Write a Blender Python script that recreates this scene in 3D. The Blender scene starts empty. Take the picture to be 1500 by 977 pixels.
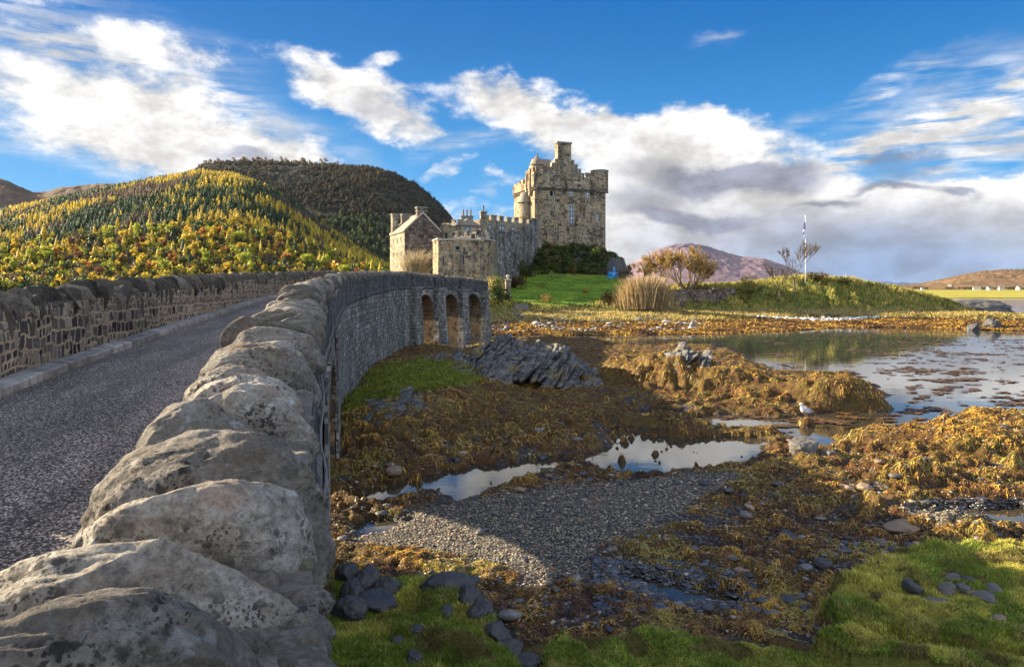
import bpy, math, random
import numpy as np
from mathutils import Vector, Euler

# ------------------------------------------------------------------ camera, sky, sun, exposure
SC = bpy.context.scene
COL = SC.collection
RAD = math.radians
F, U0, V0, ZC = 1000.0, 750.0, 424.0, 5.0          # photo: focal length in pixels, horizon, eye height above the water

cam_d = bpy.data.cameras.new("camera")
cam_d.sensor_width = 36.0
cam_d.lens = 24.0
cam_d.shift_y = -(488.5 - V0) / 1500.0
cam_d.clip_start = 0.05
cam_d.clip_end = 60000.0
cam = bpy.data.objects.new("camera", cam_d)
cam.location = (0, 0, ZC)
cam.rotation_euler = (RAD(90), 0, 0)
COL.objects.link(cam)
SC.camera = cam

SUN_EL = RAD(20.0)
SUN_AZ = math.atan2(-0.955, 0.295)                  # direction to the sun, clockwise from +Y
sun_dir = Vector((math.sin(SUN_AZ) * math.cos(SUN_EL), math.cos(SUN_AZ) * math.cos(SUN_EL), math.sin(SUN_EL)))
sl = bpy.data.lights.new("sun", 'SUN')
sl.energy = 5.0
sl.angle = RAD(0.5)
sl.color = (1.0, 0.84, 0.60)
so = bpy.data.objects.new("sun", sl)
so.rotation_euler = sun_dir.to_track_quat('Z', 'Y').to_euler()
so.location = (-60, 20, 60)
COL.objects.link(so)

SC.view_settings.view_transform = 'Standard'
SC.view_settings.look = 'None'
SC.view_settings.gamma = 1.0
SC.view_settings.use_curve_mapping = False
SC.view_settings.exposure = 2.0
SC.render.engine = 'CYCLES'
SC.cycles.max_bounces = 6
SC.cycles.diffuse_bounces = 3
SC.cycles.glossy_bounces = 3
SC.cycles.transparent_max_bounces = 6
SC.cycles.caustics_reflective = False
SC.cycles.caustics_refractive = False
SC.cycles.use_denoising = True


# ------------------------------------------------------------------ node builder
class NB:
    def __init__(s, tree):
        s.t = tree
        s.t.nodes.clear()

    def node(s, typ, ins=None, **props):
        n = s.t.nodes.new(typ)
        for k, v in props.items():
            setattr(n, k, v)
        for k, v in (ins or {}).items():
            s.put(n.inputs[k], v)
        return n

    def put(s, sock, v):
        if hasattr(v, 'is_output') or isinstance(v, bpy.types.NodeSocket):
            s.t.links.new(v, sock)
        elif v is not None:
            if sock.type == 'RGBA' and len(v) == 3:
                v = (*v, 1.0)
            sock.default_value = v

    def math(s, op, a, b=None, c=None, clamp=False):
        n = s.node('ShaderNodeMath', operation=op, use_clamp=clamp)
        s.put(n.inputs[0], a)
        if b is not None: s.put(n.inputs[1], b)
        if c is not None: s.put(n.inputs[2], c)
        return n.outputs[0]

    def vmath(s, op, a, b=None, scale=None):
        n = s.node('ShaderNodeVectorMath', operation=op)
        s.put(n.inputs[0], a)
        if b is not None: s.put(n.inputs[1], b)
        if scale is not None: s.put(n.inputs['Scale'], scale)
        return n.outputs['Value'] if op in ('LENGTH', 'DOT_PRODUCT') else n.outputs[0]

    def mix(s, fac, a, b, blend='MIX'):
        n = s.node('ShaderNodeMix', data_type='RGBA', blend_type=blend)
        s.put(n.inputs[0], fac)
        s.put(n.inputs[6], a)
        s.put(n.inputs[7], b)
        return n.outputs[2]

    def ramp(s, x, lo, hi, a=0.0, b=1.0, kind='SMOOTHSTEP'):
        n = s.node('ShaderNodeMapRange', interpolation_type=kind)
        s.put(n.inputs[0], x)
        for i, v in ((1, lo), (2, hi), (3, a), (4, b)):
            s.put(n.inputs[i], v)
        return n.outputs[0]

    def cramp(s, x, stops):
        n = s.node('ShaderNodeValToRGB')
        e = n.color_ramp.elements
        while len(e) < len(stops):
            e.new(0.5)
        for el, (p, c) in zip(e, stops):
            el.position = p
            el.color = (*c, 1.0)
        s.put(n.inputs[0], x)
        return n.outputs[0]

    def noise(s, vec, scale, detail=4.0, rough=0.55, dist=0.0, col=False):
        n = s.node('ShaderNodeTexNoise', {'Scale': scale, 'Detail': detail, 'Roughness': rough, 'Distortion': dist})
        s.put(n.inputs['Vector'], vec)
        return n.outputs['Color' if col else 'Fac']

    def voro(s, vec, scale, feature='F1', rnd=1.0, out='Distance'):
        n = s.node('ShaderNodeTexVoronoi', feature=feature)
        s.put(n.inputs['Vector'], vec)
        s.put(n.inputs['Scale'], scale)
        s.put(n.inputs['Randomness'], rnd)
        return n.outputs[out]

    def mapping(s, vec, loc=(0, 0, 0), rot=(0, 0, 0), scale=(1, 1, 1), typ='POINT'):
        n = s.node('ShaderNodeMapping', vector_type=typ)
        s.put(n.inputs['Vector'], vec)
        n.inputs['Location'].default_value = loc
        n.inputs['Rotation'].default_value = rot
        n.inputs['Scale'].default_value = scale
        return n.outputs[0]

    def bump(s, h, strength=0.5, dist=0.02, normal=None):
        n = s.node('ShaderNodeBump', {'Strength': strength, 'Distance': dist})
        s.put(n.inputs['Height'], h)
        if normal is not None: s.put(n.inputs['Normal'], normal)
        return n.outputs[0]

    def sep(s, v):
        return s.node('ShaderNodeSeparateXYZ', {0: v}).outputs

    def comb(s, x, y, z=0.0):
        return s.node('ShaderNodeCombineXYZ', {0: x, 1: y, 2: z}).outputs[0]


# ------------------------------------------------------------------ world: Nishita sky graded to the deep autumn blue, with cloud
world = bpy.data.worlds.new("World")
SC.world = world
world.use_nodes = True
w = NB(world.node_tree)
sky = w.node('ShaderNodeTexSky', sky_type='NISHITA', sun_disc=False, sun_elevation=SUN_EL, sun_rotation=SUN_AZ,
             altitude=0.0, air_density=1.0, dust_density=0.6, ozone_density=2.0)
gen = w.node('ShaderNodeTexCoord').outputs['Generated']
gx, gy, gz = w.sep(gen)[0:3]
az = w.math('ARCTAN2', gx, gy)
el = w.math('ARCSINE', gz)
P0 = w.comb(az, el, 0.0)
WARP = w.noise(w.mapping(P0, scale=(1, 1.7, 1)), 7.0, 6.0, 0.6, col=True)
wv = w.vmath('SCALE', w.vmath('SUBTRACT', WARP, (0.5, 0.5, 0.5)), scale=0.10)
PW = w.vmath('ADD', P0, wv)


def apx(u, v):
    x, z = (u - U0) / F, (V0 - v) / F
    a = math.atan(x)
    return a, math.atan(z * math.cos(a))


def blobs(vec, lst):
    tot = None
    for (u, v, ru, rv, rot, wt) in lst:
        a, e = apx(u, v)
        m = w.mapping(vec, (a, e, 0), (0, 0, rot), (ru / F * 1.15, rv / F * 1.15, 1), 'TEXTURE')
        d = w.ramp(w.vmath('LENGTH', m), 1.25, 0.15, 0.0, wt)
        tot = d if tot is None else w.math('ADD', tot, d)
    return tot


WHITE = [(40, 40, 280, 52, -.05, .78), (230, 70, 130, 36, -.15, .55), (60, 150, 330, 58, -.12, .92), (300, 190, 210, 50, -.2, .85),
         (260, 232, 210, 34, 0, .9), (340, 212, 90, 24, 0, .6), (480, 110, 95, 42, -.3, 1.0), (565, 140, 100, 42, -.2, 1.05),
         (568, 78, 27, 15, 0, 1.0), (610, 188, 80, 26, -.1, .95), (480, 190, 120, 22, -.1, .6), (722, 128, 90, 22, -.1, 1.3),
         (745, 158, 85, 22, -.1, 1.0), (880, 178, 90, 30, -.1, .9), (1010, 180, 90, 30, -.1, .7), (652, 250, 52, 15, .3, .85), (725, 265, 55, 17, 0, .8), (560, 253, 42, 6, -.05, .8),
         (790, 195, 115, 36, 0, .85), (950, 200, 180, 50, -.1, 1.0), (1010, 262, 190, 70, 0, 1.0), (900, 330, 150, 110, 0, .8),
         (1060, 340, 320, 70, 0, 1.0), (1330, 335, 380, 75, 0, 1.05), (1250, 400, 480, 45, 0, 1.1), (1065, 127, 42, 8, 0, .6),
         (690, 315, 80, 40, 0, .75), (1160, 250, 70, 60, 0, .4), (1480, 285, 160, 40, .1, .8)]
CIRRUS = [(1330, 205, 270, 20, .38, .75), (1270, 228, 190, 16, .42, .8), (1450, 225, 130, 28, .3, .85), (1250, 148, 150, 12, .35, .45),
          (1420, 145, 150, 45, .3, .55), (1050, 50, 30, 10, .4, .4), (1440, 195, 140, 25, .35, .5), (1350, 110, 60, 8, .3, .35), (200, 105, 260, 40, -.25, .55), (90, 30, 220, 40, -.1, .5), (330, 150, 200, 22, -.3, .5), (150, 240, 180, 18, -.1, .5), (700, 205, 90, 20, .2, .5)]
GREY = [(1090, 262, 115, 24, -.05, 1.1), (960, 245, 100, 26, 0, .35), (1005, 322, 90, 13, -.1, .6), (930, 292, 85, 25, 0, .4),
        (1310, 250, 55, 26, 0, .8), (1345, 235, 55, 11, 0, .6), (1300, 284, 60, 7, 0, .7), (1215, 303, 50, 8, 0, .6),
        (1400, 284, 22, 8, 0, .8), (1200, 360, 330, 50, 0, .40), (560, 158, 75, 22, -.2, .45), (370, 218, 55, 14, 0, .5), (200, 80, 160, 12, -.1, .3)]
dens = blobs(PW, WHITE)
fb = w.noise(w.mapping(P0, scale=(1, 1.8, 1)), 11.0, 9.0, 0.62)
fb2 = w.noise(w.mapping(P0, scale=(1, 2.2, 1)), 3.0, 5.0, 0.55)
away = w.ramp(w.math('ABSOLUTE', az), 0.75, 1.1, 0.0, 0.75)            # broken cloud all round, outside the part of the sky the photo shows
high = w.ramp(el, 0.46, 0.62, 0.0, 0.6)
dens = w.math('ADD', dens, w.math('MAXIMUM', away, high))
dens = w.math('ADD', dens, w.math('MULTIPLY', w.math('SUBTRACT', fb, 0.54), 2.6))
cover = w.ramp(dens, 0.40, 1.3, 0.0, 1.0)
cir_n = w.noise(w.mapping(P0, rot=(0, 0, -.36), scale=(1.0, 7.0, 1)), 9.0, 7.0, 0.62, 0.3)
cir = w.math('MULTIPLY', blobs(PW, CIRRUS), w.ramp(cir_n, 0.30, 0.68), clamp=True)
cover = w.math('MAXIMUM', cover, cir)
grey = blobs(PW, GREY)
grey = w.math('ADD', grey, w.math('MULTIPLY', w.math('SUBTRACT', fb2, 0.5), 0.7))
thick = w.ramp(dens, 0.9, 2.4, 0.0, 0.35)
grey = w.ramp(w.math('ADD', grey, thick), 0.10, 0.95, 0.0, 1.0)
fine = w.ramp(fb, 0.34, 0.66, 0.60, 1.14)
ccol = w.mix(grey, (2.7, 2.67, 2.62), (0.969, 1.03, 1.3))
low = w.math('MULTIPLY', w.ramp(el, 0.125, 0.01), w.ramp(az, 0.10, 0.5))
ccol = w.mix(w.math('MULTIPLY', low, 0.85), ccol, (0.411, 0.833, 1.63))
ccol = w.vmath('SCALE', ccol, scale=fine)
ccol = w.vmath('SCALE', ccol, scale=w.ramp(w.math('ABSOLUTE', az), 0.9, 1.9, 1.0, 4.2))      # unseen cloud behind the camera brightened as added fill light
blue = w.node('ShaderNodeHueSaturation', {'Saturation': 1.45, 'Value': 0.6, 'Color': sky.outputs[0]}).outputs[0]
grad = w.mix(w.ramp(el, 0.02, 0.42), (0.20, 1.15, 2.35), (0.003, 0.40, 1.35))
blue = w.mix(0.94, blue, grad)
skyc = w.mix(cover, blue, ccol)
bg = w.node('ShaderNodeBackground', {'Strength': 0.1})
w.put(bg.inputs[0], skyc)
wo = w.node('ShaderNodeOutputWorld')
w.t.links.new(bg.outputs[0], wo.inputs[0])
world.cycles.sampling_method = 'MANUAL'
world.cycles.sample_map_resolution = 512

# ------------------------------------------------------------------ numpy noise
_pr = np.random.default_rng(11)
_perm = np.concatenate([_pr.permutation(256)] * 3)
_grad = _pr.normal(size=(256, 3))
_grad /= np.linalg.norm(_grad, axis=1)[:, None]


def perlin(x, y, z=0.0):
    x, y, z = np.broadcast_arrays(np.asarray(x, float), np.asarray(y, float), np.asarray(z, float))
    xi, yi, zi = np.floor(x).astype(int), np.floor(y).astype(int), np.floor(z).astype(int)
    xf, yf, zf = x - xi, y - yi, z - zi
    u, v, q = (t * t * t * (t * (t * 6 - 15) + 10) for t in (xf, yf, zf))
    xi, yi, zi = xi & 255, yi & 255, zi & 255

    def gr(a, b, c):
        h = _perm[_perm[_perm[xi + a] + yi + b] + zi + c]
        g = _grad[h]
        return g[..., 0] * (xf - a) + g[..., 1] * (yf - b) + g[..., 2] * (zf - c)
    x00 = gr(0, 0, 0) * (1 - u) + gr(1, 0, 0) * u
    x10 = gr(0, 1, 0) * (1 - u) + gr(1, 1, 0) * u
    x01 = gr(0, 0, 1) * (1 - u) + gr(1, 0, 1) * u
    x11 = gr(0, 1, 1) * (1 - u) + gr(1, 1, 1) * u
    return ((x00 * (1 - v) + x10 * v) * (1 - q) + (x01 * (1 - v) + x11 * v) * q) * 1.5


def fbm(x, y, z=0.0, octv=4, gain=0.5, ridge=False):
    t, a, f, n = 0.0, 1.0, 1.0, 0.0
    for i in range(octv):
        p = perlin(np.asarray(x) * f + 17.3 * i, np.asarray(y) * f - 9.1 * i, np.asarray(z) * f + 3.7 * i)
        if ridge: p = 1 - 2 * np.abs(p)
        t = t + a * p
        n += a
        a *= gain
        f *= 2.03
    return t / n


def sstep(a, b, x):
    t = np.clip((np.asarray(x) - a) / (b - a), 0, 1)
    return t * t * (3 - 2 * t)


def sd_poly(X, Y, poly):
    """signed distance to a polygon, positive inside"""
    X, Y = np.asarray(X, float), np.asarray(Y, float)
    d = np.full(X.shape, 1e9)
    inside = np.zeros(X.shape, bool)
    n = len(poly)
    for i in range(n):
        x0, y0 = poly[i]
        x1, y1 = poly[(i + 1) % n]
        ex, ey = x1 - x0, y1 - y0
        L = ex * ex + ey * ey + 1e-12
        t = np.clip(((X - x0) * ex + (Y - y0) * ey) / L, 0, 1)
        d = np.minimum(d, (X - x0 - t * ex) ** 2 + (Y - y0 - t * ey) ** 2)
        c = (y0 > Y) != (y1 > Y)
        if abs(ey) > 1e-12:
            inside ^= c & (X < (Y - y0) / ey * ex + x0)
    d = np.sqrt(d)
    return np.where(inside, d, -d)


def gp(u, v, z=0.0):
    Y = (ZC - z) * F / (v - V0)
    return ((u - U0) / F * Y, Y)


def P3(u, v, Y):
    return ((u - U0) / F * Y, Y, ZC + (V0 - v) / F * Y)


# ------------------------------------------------------------------ mesh + object helpers
class MB:
    def __init__(s):
        s.V, s.F, s.C = [], [], []

    def add(s, v, f, c=None):
        o = len(s.V)
        s.V.extend(tuple(p) for p in v)
        s.F.extend(tuple(i + o for i in q) for q in f)
        if c is not None: s.C.extend([c] * len(v))
        return s

    def box(s, c, size, rz=0.0, c_=None):
        x, y, z = (t / 2 for t in size)
        cs, sn = math.cos(rz), math.sin(rz)
        v = [(c[0] + a * x * cs - b * y * sn, c[1] + a * x * sn + b * y * cs, c[2] + d * z)
             for d in (-1, 1) for a, b in ((-1, -1), (1, -1), (1, 1), (-1, 1))]
        return s.add(v, [(3, 2, 1, 0), (4, 5, 6, 7), (0, 1, 5, 4), (1, 2, 6, 5), (2, 3, 7, 6), (3, 0, 4, 7)], c_)

    def prism(s, poly, z0, z1, scale_top=1.0):
        n = len(poly)
        cx = sum(p[0] for p in poly) / n
        cy = sum(p[1] for p in poly) / n
        zt = z1 if hasattr(z1, '__len__') else [z1] * n
        v = [(p[0], p[1], z0) for p in poly] + [(cx + (p[0] - cx) * scale_top, cy + (p[1] - cy) * scale_top, zt[i]) for i, p in enumerate(poly)]
        f = [tuple(range(n - 1, -1, -1)), tuple(range(n, 2 * n))] + [(i, (i + 1) % n, (i + 1) % n + n, i + n) for i in range(n)]
        return s.add(v, f)

    def tube(s, pts, rad, n=6, cap=True):
        pts = [Vector(p) for p in pts]
        rings = []
        for i, p in enumerate(pts):
            t = (pts[min(i + 1, len(pts) - 1)] - pts[max(i - 1, 0)]).normalized()
            a = t.cross(Vector((0.3, 0.1, 1)) if abs(t.z) < 0.95 else Vector((1, 0, 0))).normalized()
            b = t.cross(a)
            r = rad[i] if hasattr(rad, '__len__') else rad
            rings.append([p + (a * math.cos(2 * math.pi * k / n) + b * math.sin(2 * math.pi * k / n)) * r for k in range(n)])
        v = [q for ring in rings for q in ring]
        f = [(i * n + k, i * n + (k + 1) % n, (i + 1) * n + (k + 1) % n, (i + 1) * n + k) for i in range(len(pts) - 1) for k in range(n)]
        if cap:
            f += [tuple(range(n - 1, -1, -1)), tuple(range(len(v) - n, len(v)))]
        return s.add(v, f)

    def lathe(s, c, prof, n=20, a0=0.0, a1=2 * math.pi):
        full = abs(a1 - a0 - 2 * math.pi) < 1e-6
        m = n if full else n + 1
        v = [(c[0] + r * math.cos(a0 + (a1 - a0) * k / n), c[1] + r * math.sin(a0 + (a1 - a0) * k / n), c[2] + z) for r, z in prof for k in range(m)]
        f = []
        for i in range(len(prof) - 1):
            for k in range(n):
                k2 = (k + 1) % m if full else k + 1
                f.append((i * m + k, i * m + k2, (i + 1) * m + k2, (i + 1) * m + k))
        return s.add(v, f)


def finish(name, me, mat, parent=None, loc=None):
    if mat is not None: me.materials.append(mat)
    o = bpy.data.objects.new(name, me)
    COL.objects.link(o)
    if parent is not None: o.parent = parent
    if loc is not None: o.location = loc
    return o


def box_uv(me):
    n = len(me.loops)
    co = np.empty(len(me.vertices) * 3); me.vertices.foreach_get('co', co); co = co.reshape(-1, 3)
    vi = np.empty(n, np.int64); me.loops.foreach_get('vertex_index', vi)
    uv = np.empty((n, 2))
    for p in me.polygons:
        nr = p.normal
        sl_ = slice(p.loop_start, p.loop_start + p.loop_total)
        c = co[vi[sl_]]
        if abs(nr.z) > 0.8:
            uv[sl_, 0], uv[sl_, 1] = c[:, 0], c[:, 1]
        else:
            L = math.hypot(nr.x, nr.y)
            uv[sl_, 0] = c[:, 0] * (-nr.y / L) + c[:, 1] * (nr.x / L) + round(nr.x * 7) * 3.1
            uv[sl_, 1] = c[:, 2]
    me.uv_layers.new(name="UVMap").data.foreach_set('uv', uv.ravel())


def obj(name, mb, mat, parent=None, org=(0, 0, 0), smooth=False, uv=True):
    """one mesh object; mb in world coordinates, stored relative to org (the base of its thing)"""
    me = bpy.data.meshes.new(name)
    me.from_pydata([(a - org[0], b - org[1], c - org[2]) for a, b, c in mb.V], [], mb.F)
    if mb.C:
        at = me.color_attributes.new('Col', 'FLOAT_COLOR', 'POINT')
        at.data.foreach_set('color', np.array([(*c, 1.0) for c in mb.C], np.float32).ravel())
    if smooth: me.polygons.foreach_set('use_smooth', [True] * len(me.polygons))
    me.update()
    if uv: box_uv(me)
    return finish(name, me, mat, parent, None if parent is not None else org)


def np_mesh(name, V, Fc, smooth=False, attrs=None, uv=None):
    me = bpy.data.meshes.new(name)
    V = np.ascontiguousarray(V, np.float32)
    Fc = np.ascontiguousarray(Fc, np.int32)
    k = Fc.shape[1]
    me.vertices.add(len(V)); me.vertices.foreach_set('co', V.ravel())
    me.loops.add(Fc.size); me.loops.foreach_set('vertex_index', Fc.ravel())
    me.polygons.add(len(Fc)); me.polygons.foreach_set('loop_start', np.arange(len(Fc), dtype=np.int32) * k)
    me.update(calc_edges=True)
    if smooth: me.polygons.foreach_set('use_smooth', np.ones(len(Fc), bool))
    for nm, A in (attrs or {}).items():
        at = me.color_attributes.new(nm, 'FLOAT_COLOR', 'POINT')
        A = np.asarray(A, np.float32)
        if A.shape[1] == 3: A = np.hstack([A, np.ones((len(A), 1), np.float32)])
        at.data.foreach_set('color', np.ascontiguousarray(A).ravel())
    if uv is not None:
        me.uv_layers.new(name="UVMap").data.foreach_set('uv', np.asarray(uv, np.float32)[Fc.ravel()].ravel())
    return me


def tag(o, label=None, cat=None, group=None, kind=None):
    if label: o['label'] = label
    if cat: o['category'] = cat
    if group: o['group'] = group
    if kind: o['kind'] = kind
    return o


def thing(name, label, cat, loc=(0, 0, 0), group=None):
    o = bpy.data.objects.new(name, None)
    o.empty_display_size = 0.3
    COL.objects.link(o)
    o.location = loc
    return tag(o, label, cat, group)


# ------------------------------------------------------------------ materials
def material(name):
    m = bpy.data.materials.new(name)
    m.use_nodes = True
    return m, NB(m.node_tree)


def out(b, color, rough=0.9, normal=None, spec=0.3, extra=None):
    p = b.node('ShaderNodeBsdfPrincipled')
    b.put(p.inputs['Base Color'], color)
    b.put(p.inputs['Roughness'], rough)
    b.put(p.inputs['Specular IOR Level'], spec)
    if normal is not None: b.put(p.inputs['Normal'], normal)
    for k, v in (extra or {}).items(): b.put(p.inputs[k], v)
    o = b.node('ShaderNodeOutputMaterial')
    b.t.links.new(p.outputs[0], o.inputs[0])
    return p


def m_plain(name, col, rough=0.8, var=0.15, scale=8.0, bump=0.2, spec=0.3, metal=0.0):
    m, b = material(name)
    tc = b.node('ShaderNodeTexCoord').outputs['Object']
    n = b.noise(tc, scale, 6.0, 0.6)
    c = b.mix(n, tuple(x * (1 - var * 1.6) for x in col), tuple(min(1, x * (1 + var * 1.6)) for x in col))
    out(b, c, rough, b.bump(b.noise(tc, scale * 5, 4.0), bump, 0.01) if bump else None, spec, {'Metallic': metal})
    return m


def m_rock(name="coping_rock", t0=.58, t1=1.25):
    """lichened coping stone"""
    m, b = material(name)
    tc = b.node('ShaderNodeTexCoord').outputs['Object']
    rnd = b.node('ShaderNodeObjectInfo').outputs['Random']
    v = b.vmath('ADD', tc, b.comb(b.math('MULTIPLY', rnd, 37.0), b.math('MULTIPLY', rnd, 91.0), b.math('MULTIPLY', rnd, 13.0)))
    n1 = b.noise(v, 5.0, 8.0, 0.62, 0.4)
    n2 = b.noise(v, 18.0, 8.0, 0.68)
    n3 = b.noise(v, 70.0, 6.0, 0.7)
    c = b.cramp(n1, [(0.26, (0.20, 0.178, 0.148)), (0.42, (0.43, 0.39, 0.325)), (0.58, (0.58, 0.53, 0.45)), (0.76, (0.70, 0.64, 0.54))])
    c = b.mix(b.ramp(rnd, 0.0, 1.0, 0.0, 0.32), c, b.mix(n2, (0.17, 0.155, 0.13), (0.33, 0.25, 0.18)))
    pink = b.ramp(b.noise(b.vmath('ADD', v, (7.1, 3, 1)), 4.0, 5.0, 0.6), 0.54, 0.66, 0.0, 0.65)
    c = b.mix(pink, c, b.mix(n3, (0.24, 0.13, 0.08), (0.66, 0.47, 0.33)))
    c = b.mix(b.ramp(n3, 0.30, 0.66, 0.55, 0.0), c, (0.085, 0.078, 0.068))
    c = b.mix(b.ramp(b.noise(b.vmath('ADD', v, (3, 3, 9)), 11.0, 7.0, .7), .40, .60, .45, 0.0), c, b.mix(n3, (.10, .08, .055), (.30, .245, .175)))
    vw = b.vmath('ADD', v, b.vmath('SCALE', b.noise(v, 45.0, 4.0, col=True), scale=0.035))
    spots = b.math('MULTIPLY', b.math('MAXIMUM', b.ramp(b.voro(vw, 34.0), 0.46, 0.26), b.ramp(b.voro(vw, 95.0), 0.42, 0.25)), b.ramp(b.noise(b.vmath('ADD', v, (2, 9, 4)), 3.5, 6.0, .65), 0.46, 0.62))
    c = b.mix(b.math('MULTIPLY', spots, 0.85), c, (0.028, 0.026, 0.026))
    big = b.ramp(b.noise(b.vmath('ADD', v, (5, 1, 8)), 7.0, 8.0, 0.66), 0.57, 0.66, 0.0, 0.75)
    c = b.mix(big, c, b.mix(n3, (0.04, 0.038, 0.036), (0.20, 0.18, 0.155)))
    wl = b.ramp(b.math('ADD', b.voro(b.vmath('ADD', v, b.vmath('SCALE', b.noise(v, 22.0, 4.0, col=True), scale=0.12)), 9.0), b.math('MULTIPLY', n2, 0.9)), 0.66, 0.54)
    c = b.mix(b.math('MULTIPLY', wl, 0.6), c, b.mix(n3, (0.38, 0.39, 0.36), (0.78, 0.77, 0.72)))
    gl = b.ramp(b.noise(b.vmath('ADD', v, (1, 4, 6)), 6.5, 6.0, 0.6), 0.64, 0.69, 0.0, 0.75)
    c = b.mix(gl, c, b.mix(n3, (0.26, 0.29, 0.17), (0.44, 0.46, 0.31)))
    c = b.vmath('SCALE', c, scale=b.ramp(b.math('FRACT', b.math('MULTIPLY', rnd, 7.31)), 0.0, 1.0, t0, t1, 'LINEAR'))
    h = b.math('ADD', b.math('MULTIPLY', n2, 1.0), b.math('MULTIPLY', n3, 0.55))
    nr = b.bump(h, 1.0, 0.034)
    nr = b.bump(b.noise(v, 240.0, 3.0, 0.7), 0.5, 0.004, nr)
    out(b, c, 0.93, nr, 0.18)
    return m


def m_masonry(name, scale, stretch, cells, mortar, mw, stain=None, stain_amt=0.0, bumpd=0.03, lime=None, wob=0.12, seed=0.0):
    """rubble masonry in metres from the UV map"""
    m, b = material(name)
    uv = b.node('ShaderNodeTexCoord').outputs['UV']
    uv = b.vmath('ADD', uv, (seed, seed * .7, 0))
    wb = b.vmath('SCALE', b.vmath('SUBTRACT', b.noise(uv, 3.0 * scale, 3.0, col=True), (0.5, 0.5, 0.5)), scale=wob * 2 / scale)
    v = b.mapping(b.vmath('ADD', uv, wb), scale=(scale, scale * stretch, 1))
    cell = b.voro(v, 1.0, 'F1', 0.85, 'Color')
    edge = b.voro(v, 1.0, 'DISTANCE_TO_EDGE', 0.85)
    cs = b.node('ShaderNodeSeparateColor', {0: cell}).outputs
    n = len(cells)
    c = b.cramp(cs[0], [(0.05 + 0.9 * i / (n - 1), col) for i, col in enumerate(cells)])
    n1 = b.noise(uv, 9.0 * scale, 6.0, 0.65)
    c = b.vmath('SCALE', c, scale=b.ramp(n1, 0.25, 0.75, 0.62, 1.35, 'LINEAR'))
    mm = b.ramp(b.math('ADD', edge, b.math('MULTIPLY', b.math('SUBTRACT', n1, 0.5), 0.10)), mw * 0.55, mw)
    mcol = b.vmath('SCALE', mortar, scale=b.ramp(b.noise(uv, 2.0, 4.0), 0.3, 0.7, 0.75, 1.2))
    c = b.mix(mm, mcol, c)
    if lime is not None:
        l = b.ramp(b.noise(b.mapping(uv, scale=(1.4, 0.35, 1)), 1.1, 6.0, 0.7), 0.50, 0.72, 0.0, lime)
        c = b.mix(l, c, (0.55, 0.54, 0.50))
    if stain is not None:
        st = b.ramp(b.noise(b.mapping(uv, scale=(1.0, 0.13, 1)), 0.75, 6.0, 0.68), 0.47, 0.66, 0.0, stain_amt)
        c = b.mix(st, c, stain)
    blotch = b.ramp(b.noise(uv, 0.35, 5.0, 0.6), 0.3, 0.7, 0.78, 1.2)
    c = b.vmath('SCALE', c, scale=blotch)
    h = b.math('ADD', b.math('MULTIPLY', mm, 1.0), b.math('ADD', b.math('MULTIPLY', n1, 0.5), b.math('MULTIPLY', cs[1], 0.5)))
    out(b, c, 0.95, b.bump(h, 0.9, bumpd), 0.15)
    return m


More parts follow.
